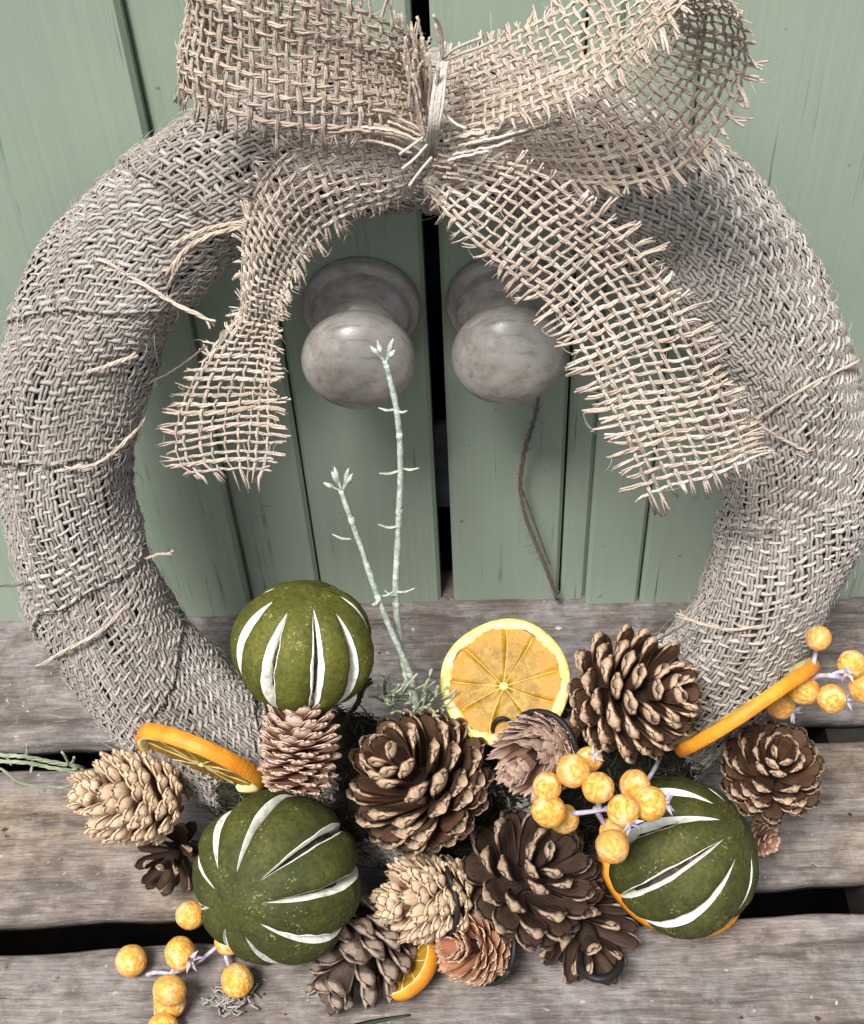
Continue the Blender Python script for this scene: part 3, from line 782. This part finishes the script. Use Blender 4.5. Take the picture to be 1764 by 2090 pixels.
def cone(name, label, style, loc, axis, length, radius, seed, roll=0.0, group=None, n=None, wire=None):
    st = STY[style]; r = np.random.default_rng(seed); n = n or st['n']; sq = 1 if style in ('brown', 'loose', 'sparse', 'umbo') else .9
    root = thing(name, loc, label, 'pine cone', group, quat_z(axis, roll))
    V, F = sphere(radius * .20, radius * .20, length * .20, 12, 12)
    link('cone_axis', pyd('cone_axis', V, F), MAT_AXIS, root)
    for i in range(n):
        t = (i + .5) / n
        psi = i * 2.399963 + r.normal(0, .09)
        al = math.radians(st['a0'] + (st['a1'] - st['a0']) * t ** st['p']) + r.normal(0, .085)
        env = radius * max(.10, math.sin(math.pi * (.20 + .72 * t ** .95))) ** st.get('cyl', .8)
        zt = length * (-.40 + .90 * t ** 1.05)                     # where the tip of the scale should end
        r0 = radius * .10
        sa = max(.25, math.sin(al))
        l = max(radius * st['tip'] * .8, (env - r0) / sa) * r.uniform(.94, 1.06)
        if t > .8: l = min(l, radius * .75)
        d = np.array([math.sin(al) * math.cos(psi), math.sin(al) * math.sin(psi), math.cos(al)])
        zb = zt - l * d[2]
        zb = min(zb, length * .42)
        zc = np.array([-math.cos(al) * math.cos(psi), -math.cos(al) * math.sin(psi), math.sin(al)])
        yc = np.cross(zc, d)
        wd = radius * st['w'] * (.50 + .62 * math.sin(math.pi * min(1, .14 + .80 * t)) ** .8) * r.uniform(.92, 1.08)
        o = bpy.data.objects.new('scale', st['ms'][i % 2]); COL.objects.link(o); o.parent = root
        b = np.array([r0 * math.cos(psi), r0 * math.sin(psi), zb])
        mt = Matrix(((d[0] * l, yc[0] * wd, zc[0] * wd, b[0]), (d[1] * l, yc[1] * wd, zc[1] * wd, b[1]), (d[2] * l, yc[2] * wd, zc[2] * wd, b[2]), (0, 0, 0, 1)))
        o.matrix_basis = mt
    if wire is not None:
        T = Tubes(6); a = np.linspace(0, 2 * math.pi, 28); rr = radius * wire[1]
        T.add(np.stack([rr * np.cos(a), rr * np.sin(a), length * wire[0] + .0008 * np.sin(3 * a)], -1), .0011); T.build('binding_wire', MAT_WIRE, root)
    return root
def clear_z(P, z):
    """slide a point along its viewing ray until it is at least z above the bench"""
    P = np.array(P, float)
    if P[2] < z:
        d = P - CAM; P = CAM + d * ((z - CAM[2]) / d[2])
    return P
def put(x, y, o, rpx):
    P = at_w(x, y, o); R = rpx * mpp(P); P = clear_z(P, R * .92); return P, R
def pcone(label, style, x, y, o, rpx, lratio, axis, seed, roll=0, n=None, wire=None, name='open_pinecone', group=None):
    P, R = put(x, y, o, rpx)
    return cone(name, label, style, P, sdir(*axis, at=(x, y)), R * lratio, R, seed, roll, 'open pine cones on the wreath' if name == 'open_pinecone' else 'thin-scaled cones on the wreath', n, wire)
pcone('round open brown pine cone in the middle, its tip facing up and left', 'brown', 850, 1588, .046, 146, 2.0, (-.52, .42, .66), 21, .4, 74)
pcone('open brown pine cone lying sideways, right of the upright orange slice', 'brown', 1300, 1415, .045, 133, 2.15, (.82, .06, .56), 22, 1.0, 78)
pcone('small dark brown pine cone facing the viewer beside the far-right lime', 'brown', 1577, 1573, .034, 105, 2.0, (.22, .40, .82), 23, 2.2, 72)
pcone('loose dark pine cone with spread scales below the berry sprig', 'loose', 1088, 1784, .046, 142, 1.9, (.40, .34, .78), 24, .3)
pcone('grey brown pine cone with closed knobby scales, poking out under the lower lime', 'umbo', 722, 1950, .052, 104, 2.3, (-.52, -.80, .12), 25, .8)
pcone('half hidden dark pine cone left of the lower lime, below the beige cone', 'sparse', 352, 1752, .024, 84, 2.0, (-.42, -.50, .75), 26, .2, 26)
pcone('dark sparse pine cone with pale scale tips by the black wire loop', 'sparse', 1195, 1905, .050, 112, 2.1, (.34, -.66, .66), 27, 1.4, 34)
SM = 'thin_scaled_cone'
pcone('upright pink thin-scaled cone standing against the upper lime', 'pink', 612, 1518, .056, 80, 2.95, (.03, .95, .22), 31, 0, name=SM)
pcone('pale beige thin-scaled cone lying at the far left', 'beige', 258, 1628, .034, 92, 2.6, (-.97, .10, .12), 32, .5, name=SM)
pcone('mauve brown closed cone between the orange slice and the berries', 'mauve', 1088, 1548, .050, 86, 2.2, (-.60, -.46, .66), 33, 0, name=SM, wire=(-.26, .95))
pcone('pinkish beige thin-scaled cone below the central pine cone', 'beige', 860, 1834, .052, 90, 2.25, (-.93, -.12, .28), 34, 1.2, name=SM, wire=(-.22, .92))
pcone('small orange pink cone with a rosette tip at the front edge', 'orange', 962, 1932, .058, 78, 2.2, (-.58, -.02, .80), 35, .2, name=SM, wire=(-.30, .95))
pcone('little pinkish cone end peeping out behind the far-right lime', 'pink', 1556, 1712, .020, 36, 2.0, (.7, -.3, .6), 36, .2, 50, name=SM)

# ------------------------------------------------------------------ dried limes with slits
def make_lime(label, x, y, o, rpx, axis, roll, mat, nsl, seed, wmax=.155, squash=.94, gap=.30, lm=68):
    P, R = put(x, y, o, rpx); r = np.random.default_rng(seed)
    root = thing('dried_lime', P, label, 'lime', 'slit dried limes', quat_z(axis, roll))
    nl, ng = 47, 11
    lam = np.linspace(-math.pi / 2, math.pi / 2, nl)
    cen = np.array([2 * math.pi * k / nsl + r.normal(0, .05) for k in range(nsl)])
    W = wmax * r.uniform(.8, 1.2, nsl); L0 = r.normal(.0, .05, nsl); LM = np.radians(r.uniform(lm - 3, lm + 3, nsl))
    sk = r.uniform(-.5, .5, nsl)
    def half(k):
        q = np.clip(1 - ((lam - L0[k]) / LM[k]) ** 2, 0, 1); return W[k] * q ** .55 * (1 + .09 * np.sin(lam * 9 + 2 * k) + .05 * np.sin(lam * 21 + 5 * k))
    def edge_r(k):
        return 1 - .035 * np.clip(half(k) / W[k], 0, 1)
    def pt(lm, ph, rr):
        nip = 1 + .05 * math.exp(-((math.pi / 2 - abs(lm)) / .16) ** 2)
        return (R * rr * math.cos(lm) * math.cos(ph), R * rr * math.cos(lm) * math.sin(ph), R * rr * squash * nip * math.sin(lm))
    V, F = [], []
    for k in range(nsl):
        k2 = (k + 1) % nsl; c2 = cen[k2] + (2 * math.pi if k2 == 0 else 0)
        h1, h2 = half(k), half(k2); off = len(V)
        for i in range(nl):
            p0, p1 = cen[k] + h1[i], c2 - h2[i]
            open_ = min(1, (h1[i] / W[k] + h2[i] / W[k2]) * .5)
            for j in range(ng):
                s = j / (ng - 1); bul = .060 * open_ * (1 - abs(2 * s - 1) ** 3.2) + .006 * math.sin(23 * lam[i] + 5 * s + k) * math.sin(7 * s + 3 * k) - .03 * (1 - open_) * 0
                e = (edge_r(k)[i] * (1 - s) + edge_r(k2)[i] * s)
                lum = .012 * math.sin(3 * lam[i] + 2 * k) + .014 * math.sin(5 * (p0 + (p1 - p0) * s) + 2 * lam[i])
                V.append(pt(lam[i], p0 + (p1 - p0) * s, e + bul + lum * math.cos(lam[i])))
        F += grid_faces(nl, ng, off=off)
    link('skin', pyd('skin', V, F), mat, root)
    for k in range(nsl):
        V, F = [], []
        h = half(k); er = edge_r(k)
        for sgn in (-1, 1):
            off = len(V)
            rows = [i for i in range(nl) if h[max(0, i - 1)] > 0 or h[min(nl - 1, i + 1)] > 0]
            for i in rows:
                lum = .012 * math.sin(3 * lam[i] + 2 * (k if sgn > 0 else k - 1)) * math.cos(lam[i])
                ph0 = cen[k] + sgn * h[i]
                ph1 = cen[k] + h[i] * (sk[k] * (1 - gap) * .5 + sgn * gap) + 0.015 * h[i] * math.sin(i * 1.7)
                pm = ph0 + (ph1 - ph0) * .35
                op = min(1, h[i] / W[k] * 1.5)
                V += [pt(lam[i], ph0 + sgn * .006, er[i] - .012 + lum), pt(lam[i], ph0 - sgn * .004 * op, er[i] + .010 * op - .006 + lum), pt(lam[i], pm, er[i] + .002 * op - .006 + lum), pt(lam[i], ph1, er[i] - .075 * op - .012 + lum), pt(lam[i], ph1 + sgn * .02, er[i] - .30)]
            g = grid_faces(len(rows), 5, off=off); F += g if sgn < 0 else [tuple(reversed(f)) for f in g]
        link('pith', pyd('pith', V, F), MAT_PITH, root)
    V, F = sphere(R * .80, R * .80, R * .76, 20, 24); V = [tuple(np.array(v) * (1 + .05 * math.sin(v[0] * 900) * math.sin(v[1] * 800 + v[2] * 700))) for v in V]
    link('pulp', pyd('pulp', V, F), MAT_PULP, root)
    return root
make_lime('olive green slit lime standing upright at the back, behind the upright pink cone', 620, 1320, .036, 143, sdir(.05, .86, .50, at=(620, 1320)), .05, MAT_LIME_A, 9, 41, .100, gap=.42, lm=60)
make_lime('large dark green slit lime at the lower left, its end turned to the viewer', 566, 1790, .058, 172, sdir(-.52, -.30, .80, at=(566, 1790)), .42, MAT_LIME_B, 9, 42, .078, gap=.62)
make_lime('dark green slit lime at the right with berries resting against it', 1392, 1748, .044, 157, sdir(.78, .40, .48, at=(1392, 1748)), .2, MAT_LIME_B, 9, 43, .080, gap=.60)

# ------------------------------------------------------------------ dried orange slices
def make_slice(label, x, y, o, rpx, nrm, roll, seed, thick=.2, warp=None, missing=(), nseg=9, arc=None, name='dried_orange_slice', P=None, peel=None):
    P0, R = put(x, y, o, rpx) if P is None else (np.array(P), rpx * mpp(P)); r = np.random.default_rng(seed)
    root = thing(name, P0, label, 'orange slice', 'dried orange slices', quat_z(nrm, roll))
    warp = warp or (lambda X, Y: 0.0)
    h = R * thick * .5
    a0, a1 = arc or (0, 2 * math.pi); full = arc is None
    na = 72
    A = np.linspace(a0, a1, na, endpoint=not full)
    rw = 1 + .012 * np.sin(A * 3 + r.uniform(0, 6)) + .010 * np.sin(A * 5 + r.uniform(0, 6))
    def w3(X, Y, Z): return (X * R, Y * R, Z + warp(X, Y) * R)
    V = []
    for a, q in zip(A, rw):                                     # peel: a thin band
        for (rr, zz) in ((.965, -h), (1.0, -h * .9), (1.012, 0), (1.0, h * .9), (.965, h)):
            V.append(w3(rr * q * math.cos(a), rr * q * math.sin(a), zz))
    link('peel', pyd('peel', V, grid_faces(na, 5, False) + ([(na * 5 - 5 + j, na * 5 - 4 + j, 1 + j, j) for j in range(4)] if full else [])), peel or MAT_PEEL, root)
    V = []
    for i, (a, q) in enumerate(zip(A, rw)):
        inn = .85 + .025 * math.sin(i * .75) + .014 * math.sin(i * 2.9)
        for (rr, zz) in ((.968, -h * .98), (.968, h * .98), (.9, h * .93), (inn, h * .45), (inn, -h * .45), (.9, -h * .93)):
            V.append(w3(rr * q * math.cos(a), rr * q * math.sin(a), zz))
    F = grid_faces(na, 6, True)
    if full: F += [((na - 1) * 6 + j, (na - 1) * 6 + (j + 1) % 6, (j + 1) % 6, j) for j in range(6)]
    link('pith', pyd('pith', V, F), MAT_SPITH, root)
    cx, cy = r.uniform(-.08, .08, 2)
    cuts = np.array([a0 + (a1 - a0) * (k + (r.uniform(-.22, .22) if 0 < k < nseg else 0)) / nseg for k in range(nseg + 1)])
    for k in range(nseg):
        s0, s1 = cuts[k], cuts[k + 1]; bend = r.normal(0, .10)
        if k not in missing:
            V = []; nr, nb = 7, 8
            for side in (1, -1):
                for i in range(nr):
                    q = .06 + .81 * i / (nr - 1)
                    for j in range(nb):
                        a = s0 + (s1 - s0) * (.004 + .992 * j / (nb - 1))
                        rr = q * (1 - .03 * abs(2 * j / (nb - 1) - 1) ** 3)
                        z = h * (.26 + .10 * math.sin(q * 14 + k) * math.sin(j * 1.3 + k)) * side
                        fall = (1 - i / (nr - 1))
                        V.append(w3(rr * math.cos(a) + cx * fall, rr * math.sin(a) + cy * fall, z))
            nn = nr * nb
            F = grid_faces(nr, nb) + [tuple(reversed(f)) for f in grid_faces(nr, nb, off=nn)]
            F += [(j, j + 1, nn + j + 1, nn + j) for j in range(nb - 1)] + [(i * nb, (i + 1) * nb, nn + (i + 1) * nb, nn + i * nb) for i in range(nr - 1)] + [(i * nb + nb - 1, nn + i * nb + nb - 1, nn + (i + 1) * nb + nb - 1, (i + 1) * nb + nb - 1) for i in range(nr - 1)]
            me = pyd('segment', V, F); at_ = me.attributes.new('rad', 'FLOAT', 'POINT'); at_.data.foreach_set('value', np.array([math.hypot(v[0], v[1]) / R for v in V], dtype=np.float32)); link('segment', me, MAT_FLESH, root)
        T = Tubes(4); q = np.linspace(.0, .83, 10)
        Pm = np.array([w3(qq * math.cos(s0 + bend * qq * (.83 - qq) * 3) + cx * (1 - qq), qq * math.sin(s0 + bend * qq * (.83 - qq) * 3) + cy * (1 - qq), 0) for qq in q])
        hw = R * (.007 + .012 * np.abs(q - .45)) * r.uniform(.7, 1.3, len(q)); T.add(Pm, hw, h * .42, np.broadcast_to(np.array([0, 0, 1.0]), Pm.shape)); T.build('membrane', MAT_MEMB, root)
    V, F = sphere(R * .075, R * .07, h * .6, 8, 12); oc = link('heart', pyd('heart', V, F), MAT_MEMB, root); oc.location = (cx * R, cy * R, warp(cx, cy) * R)
    return root
make_slice('bright yellow orange slice standing upright behind the central cones', 1032, 1394, .020, 131, sdir(-.06, .10, .99, at=(1032, 1394)), .35, 51, .13, lambda X, Y: .04 * X * X - .03 * Y, peel=MAT_PEELP)
make_slice('orange slice seen almost edge on above the beige cone at left', 408, 1552, .034, 139, sdir(-.36, -.90, .20, at=(408, 1552)), .2, 52, .24, lambda X, Y: .05 * X * Y)
make_slice('orange slice seen edge on, slanting up beside the far-right pine cone', 1522, 1443, .034, 170, sdir(-.53, .85, .07, at=(1522, 1443)), .3, 53, .16, lambda X, Y: .010 * math.sin(4 * X) + .015 * Y)
make_slice('curled piece of orange peel under the small front cones', 835, 1985, .0, 74, sdir(-.66, .58, .48), .1, 54, .42, lambda X, Y: .10 * X * X, P=at_z(832, 1968, .0105))
make_slice('orange slice mostly hidden beneath the far-right lime', 1372, 1764, .026, 156, sdir(.42, .50, .76, at=(1372, 1764)), .7, 55, .20)

# ------------------------------------------------------------------ berry sprigs
BV, BF = sphere(1, 1, 1, 18, 26)
berry_me = pyd('berry', [tuple(np.array(v) * (1 + .012 * math.sin(7 * v[0] + 3 * v[2]) + .010 * math.sin(9 * v[1] - 2 * v[0]))) for v in BV], BF); berry_me.materials.append(MAT_BERRY)
V, F = [], []
for k in range(5):
    a = 2 * math.pi * k / 5; u = np.array([math.cos(a), math.sin(a), 0]); w_ = np.array([-math.sin(a), math.cos(a), 0]); o = len(V)
    V += [tuple(u * .10 - w_ * .20), tuple(u * .10 + w_ * .20), tuple(u * .50 + w_ * .13 + np.array([0, 0, .12])), tuple(u * .50 - w_ * .13 + np.array([0, 0, .12])), tuple(u * .85 + np.array([0, 0, .42])), tuple(u * .25 + np.array([0, 0, .26]))]
    F += [(o, o + 1, o + 2, o + 3), (o + 3, o + 2, o + 4), (o, o + 3, o + 5), (o + 3, o + 4, o + 5), (o + 1, o + 5, o + 2), (o + 2, o + 5, o + 4), (o, o + 5, o + 1)]
calyx_me = pyd('calyx', V, F, False); calyx_me.materials.append(MAT_LILAC)
def sprig(label, berries, stems, seed, base):
    r = np.random.default_rng(seed)
    root = thing('berry_sprig', base, label, 'berry sprig', 'amber berry sprigs'); O = np.array(base)
    for (P, R, ax) in berries:
        o = bpy.data.objects.new('berry', berry_me); COL.objects.link(o); o.parent = root
        o.location = Vector(P - O); R = R * r.uniform(.90, 1.05); o.scale = (R * r.uniform(.95, 1.03), R * r.uniform(.95, 1.03), R * r.uniform(.98, 1.10)); o.rotation_euler = tuple(r.uniform(0, 6.28, 3))
        if ax is not None:
            ax = sdir(*ax); c = bpy.data.objects.new('calyx', calyx_me); COL.objects.link(c); c.parent = root
            c.location = Vector(P - O + ax * R * .93); c.scale = (R * .95,) * 3; c.rotation_mode = 'QUATERNION'; c.rotation_quaternion = quat_z(ax, r.uniform(0, 6))
    for pts in stems:
        T = Tubes(6); Pp = catmull(pts, 16); T.add(Pp, np.linspace(.0010, .0007, 16)); T.build('stem', MAT_LILAC, root, O)
    return root
def bw(x, y, o, rp, ax=None):
    P = at_w(x, y, o); return (P, rp * mpp(P), ax)
B = [bw(1117, 1606, .076, 31), bw(1120, 1655, .080, 34), bw(1152, 1672, .070, 33), bw(1170, 1573, .078, 33), bw(1202, 1550, .066, 29, (.35, .45, .8)), bw(1221, 1608, .082, 36), bw(1296, 1604, .072, 32),
     bw(1272, 1655, .084, 36, (.35, -.55, .5)), bw(1326, 1640, .078, 34, (.95, .1, .3)), bw(1250, 1728, .082, 35), bw(1254, 1698, .070, 30)]
sp = lambda l, o: [at_w(x, y, oo) for x, y, oo in l]
sprig('cluster of amber berries with lilac stalks in the middle, over the cones', B, [sp([(1150, 1660, .068), (1185, 1659, .074), (1240, 1652, .074)], 0), sp([(1215, 1650, .074), (1235, 1685, .070), (1250, 1715, .072)], 0), sp([(1235, 1652, .074), (1290, 1630, .066), (1330, 1580, .05), (1350, 1540, .035)], 0), sp([(1225, 1655, .074), (1215, 1620, .07), (1190, 1575, .066)], 0)], 61, at_w(1240, 1650, .05))
def bz(x, y, rp, ax=None, lift=0.0):
    P = at_z(x, y, .006); R = rp * mpp(P); P = at_z(x, y, R + .0015 + lift); return (P, R, ax)
B = [bz(268, 1961, 32), bz(368, 1947, 31, (.7, -.2, .5), .006), bz(389, 1868, 30, None, .004), bz(346, 2022, 33, None, .008), bz(346, 2048, 31), bz(484, 2002, 34, None, .003), bz(466, 1922, 28, None, .006), bz(334, 2100, 31)]
zz = lambda l: [at_z(x, y, z) for x, y, z in l]
sprig('amber berries lying on the front plank at the lower left', B, [zz([(330, 2110, .004), (318, 2060, .005), (322, 2010, .007), (350, 1988, .008), (395, 1970, .008), (440, 1935, .010), (480, 1900, .012)]), zz([(460, 1920, .008), (462, 1955, .006), (475, 1990, .008)]), zz([(350, 1988, .008), (360, 1968, .01), (368, 1950, .012)]), zz([(300, 1990, .004), (320, 1985, .006), (350, 1988, .008)])], 62, at_z(380, 1980, 0))
B = [bw(1672, 1303, .040, 26), bw(1739, 1356, .050, 30, (-.5, -.5, .6)), bw(1641, 1409, .040, 33), bw(1698, 1426, .046, 33, (.9, .0, .3)), bw(1768, 1402, .050, 34), bw(1594, 1437, .030, 30, (.75, -.5, .5)), bw(1800, 1350, .040, 32)]
sprig('amber berries on lilac stalks at the right edge, above the small pine cone', B, [sp([(1570, 1470, .02), (1610, 1425, .030), (1660, 1384, .040), (1700, 1378, .046), (1750, 1374, .046), (1800, 1368, .042)], 0), sp([(1690, 1378, .046), (1725, 1384, .048), (1760, 1396, .05)], 0), sp([(1660, 1384, .040), (1662, 1350, .038), (1668, 1320, .038)], 0), sp([(1700, 1378, .046), (1725, 1366, .046), (1738, 1356, .046)], 0)], 63, at_w(1680, 1400, .03))

# ------------------------------------------------------------------ frosted twigs
tw = thing('frosted_twig', at_w(848, 1440, .022), 'pair of thin frosted pale green twigs rising in front of the doors', 'twig')
TO = np.array(tw.location)
def tl(l): return [at_w(x, y, o) for x, y, o in l]
def twig(pts, r0, r1, seed, n=40):
    r = np.random.default_rng(seed); P = catmull(pts, n); T = Tubes(6)
    rr = np.linspace(r0, r1, n) * (1 + r.normal(0, .05, n)); T.add(P, rr)
    for k in range(5, n - 2, 13):
        j = r.integers(-1, 2); i = min(n - 3, max(1, k + j)); T.add(P[i - 1:i + 2], np.array([.8, 1.22, .8]) * rr[i])
    o = T.build('stem', MAT_FROST, tw, TO); return P
def leaflet(pts, rad):
    T = Tubes(6); P = catmull(pts, 8); T.add(P, rad * np.array([.6, .8, .9, 1, 1, .9, .7, .25]), rad * .5 * np.array([.6, .8, .9, 1, 1, .9, .7, .25])); T.build('leaflet', MAT_FROST, tw, TO)
def bud(p, q, rad):
    T = Tubes(6); P = catmull([p, (p + q) / 2, q], 9); T.add(P, rad * np.array([.38, .36, .36, .42, .8, 1, .85, .5, .1])); T.build('bud', MAT_FROST, tw, TO)
twig(tl([(852, 1445, .022), (835, 1370, .026), (800, 1290, .032), (770, 1215, .036), (735, 1110, .040), (710, 1040, .043), (696, 1000, .045)]), .00125, .0009, 1)
twig(tl([(846, 1445, .022), (828, 1370, .024), (812, 1280, .026), (808, 1200, .030), (812, 1110, .034), (816, 1020, .038), (818, 940, .042), (812, 850, .046), (798, 780, .048), (786, 735, .050)]), .0014, .0009, 2, 60)
for (x0, y0, x1, y1, o) in ((718, 1100, 678, 1090, .041), (808, 835, 772, 832, .046), (812, 838, 832, 838, .046), (816, 960, 774, 966, .041), (820, 955, 856, 955, .041), (812, 1075, 772, 1070, .036), (808, 1208, 848, 1200, .030), (808, 1215, 785, 1205, .030), (775, 1220, 760, 1235, .036), (778, 1216, 806, 1206, .034)):
    m_ = ((x0 + x1) / 2, (y0 + y1) / 2 + 4, o + .001); leaflet(tl([(x0, y0, o), m_, (x1, y1, o + .002)]), .0009)
for (x0, y0, x1, y1) in ((696, 1002, 660, 985), (697, 1000, 677, 962), (698, 1000, 682, 952), (700, 1000, 712, 955), (700, 1000, 720, 966)):
    bud(at_w(x0, y0, .045), at_w(x1, y1, .047), .0009)
for (x0, y0, x1, y1) in ((785, 738, 756, 706), (785, 738, 770, 694), (787, 738, 803, 690), (787, 740, 806, 714)):
    bud(at_w(x0, y0, .050), at_w(x1, y1, .052), .0009)
T = Tubes(4)
for k in range(46):
    a = at_w(rnd.uniform(780, 905), rnd.uniform(1405, 1462), rnd.uniform(.020, .034)); b = a + np.array([rnd.uniform(-.006, .006), rnd.uniform(-.004, .004), rnd.uniform(.002, .010)])
    T.add(catmull([a, (a + b) / 2 + rng.normal(0, .0008, 3), b], 6), .0005)
tag(T.build('feathery_foliage', MAT_PGREEN, tw, TO), kind='stuff')
# pale fronds at the left edge
fr = thing('pale_frond', at_w(150, 1595, .03), 'pale green frond sticking out at the left edge beside the beige cone', 'frond')
FO = np.array(fr.location)
strand(tl([(180, 1570, .02), (110, 1556, .024), (50, 1546, .028), (-30, 1541, .030)]), .0009, MAT_PGREEN, 'stem', fr, FO)
strand(tl([(150, 1608, .026), (95, 1606, .03), (45, 1596, .034), (10, 1572, .036), (-20, 1550, .036)]), .0006, MAT_PGREEN, 'stem', fr, FO)
strand(tl([(160, 1575, .022), (100, 1568, .026), (40, 1556, .03), (-30, 1552, .03)]), .0008, MAT_PGREEN, 'stem', fr, FO)
for (x0, y0, x1, y1) in ((140, 1562, 125, 1535), (52, 1548, 54, 1520), (145, 1560, 150, 1545), (65, 1552, 60, 1578), (10, 1545, 22, 1560)):
    strand(tl([(x0, y0, .026), ((x0 + x1) / 2 + 2, (y0 + y1) / 2, .028), (x1, y1, .03)]), .0005, MAT_PGREEN, 'leaflet', fr, FO, 6)

# ------------------------------------------------------------------ twine, wires, blade of grass, lichen, grit
tn = thing('hanging_twine', at_y(1135, 1212, -.004), 'grey brown frayed twine hanging down the right-hand door below its knob', 'twine')
NO = np.array(tn.location); base = catmull([at_y(x, y, yy) for x, y, yy in ((1100, 800, -.012), (1092, 850, -.009), (1072, 915, -.007), (1062, 985, -.006), (1072, 1050, -.006), (1095, 1110, -.006), (1118, 1165, -.006), (1138, 1222, -.005))], 70)
T = Tubes(6)
for k in range(3):
    a = np.linspace(0, 44, 70) + k * 2.09; sw = .0004 + .0003 * np.sin(np.linspace(0, 5, 70)) ** 2
    T.add(base + np.stack([np.cos(a) * sw, -.0006 + 0 * a, np.sin(a) * sw * .5], -1), .00045)
T.build('strand', MAT_TWINE, tn, NO)
strand([base[30], base[42] + np.array([.003, -.001, 0]), base[56] + np.array([.002, -.001, 0])], .0003, MAT_TWINE, 'strand', tn, NO)
ff = fuzz(base[rng.integers(5, 68, 110)], np.broadcast_to(np.array([0, -1.0, 0]), (110, 3)), .002, .006, .0001, 3); tag(ff.build('stray_fibres', MAT_TWINE, tn, NO), kind='stuff')
wl = thing('black_wire_loop', at_z(1225, 1985, .0), 'thick black wire loop on the front plank beside the dark sparse cone', 'wire')
P = [at_z(1225 + 42 * math.cos(a), 1958 + 40 * math.sin(a), (.022 + .004 * math.sin(a))) for a in np.linspace(-.25, math.pi + .3, 14)]
T = Tubes(6); T.add(catmull(P, 30), .0017, .0014); T.build('wire', MAT_WIRE, wl, np.array(wl.location))
wr = thing('small_wire_ring', at_w(1028, 1490, .028), 'small black wire ring on the upright orange slice', 'wire')
T = Tubes(6); T.add(np.array([at_w(1026 + 20 * math.cos(a), 1488 + 22 * math.sin(a), .031) for a in np.linspace(0, 2 * math.pi, 24)]), .0008); T.build('wire', MAT_WIRE, wr, np.array(wr.location))
gs = thing('green_wire_stem', at_w(700, 1490, .03), 'thin dark green wire stem under the upright lime', 'wire')
strand(tl([(752, 1385, .030), (735, 1425, .032), (712, 1470, .030), (690, 1500, .026)]), .0010, MAT_GWIRE, 'stem', gs, np.array(gs.location))
gb = thing('grass_blade', at_z(785, 2082, 0), 'dark green grass blade lying on the front plank at the bottom edge', 'leaf')
T = Tubes(4); Pg = catmull([at_z(x, y, .0016) for x, y in ((700, 2104), (745, 2090), (790, 2080), (838, 2072))], 12)
T.add(Pg, np.linspace(.0014, .0004, 12), .0002, np.broadcast_to(np.array([0, 0, 1.0]), (12, 3))); T.build('blade', MAT_GWIRE, gb, np.array(gb.location))
lc = thing('lichen_tuft', at_z(470, 2040, 0), 'small grey lichen tuft lying beside the lower-left berries', 'lichen')
T = Tubes(4)
for k in range(70):
    a = at_z(rnd.gauss(470, 26), rnd.gauss(2045, 9), .001); d_ = np.array([rnd.uniform(-1, 1), rnd.uniform(-.5, .5), rnd.uniform(.1, .8)]) * .006; e_ = np.array([rnd.uniform(-1, 1), rnd.uniform(-1, 1), rnd.uniform(-.3, .5)]) * .003
    T.add(catmull([a, a + d_ * .5 + e_, a + d_], 7), .0004)
tag(T.build('branchlets', MAT_LICHEN, lc, np.array(lc.location)), kind='stuff')

gr = thing('crumbs', at_z(300, 1850, 0), 'scattered tiny crumbs and bark bits on the planks', 'crumbs')
V, F = [], []; r = np.random.default_rng(88)
for k in range(90):
    x, y = r.uniform(0, 1764), r.choice([r.uniform(1265, 1440), r.uniform(1600, 1770), r.uniform(1930, 2080)])
    p = at_z(x, y, .0006); sz = r.uniform(.0003, .0011); o = len(V)
    sv = r.normal(0, 1, (6, 3)) * .25 + np.array([(1, 0, 0), (-1, 0, 0), (0, 1, 0), (0, -1, 0), (0, 0, .7), (0, 0, -.4)])
    V += [tuple(p + sz * q * np.array([r.uniform(.6, 1.8), 1, 1])) for q in sv]
    F += [(o + a, o + b, o + c) for a, b, c in ((0, 2, 4), (2, 1, 4), (1, 3, 4), (3, 0, 4), (2, 0, 5), (1, 2, 5), (3, 1, 5), (0, 3, 5))]
tag(link('crumb', pyd('crumb', np.array(V) - np.array(gr.location), F, False), MAT_GRIT, gr), kind='stuff')
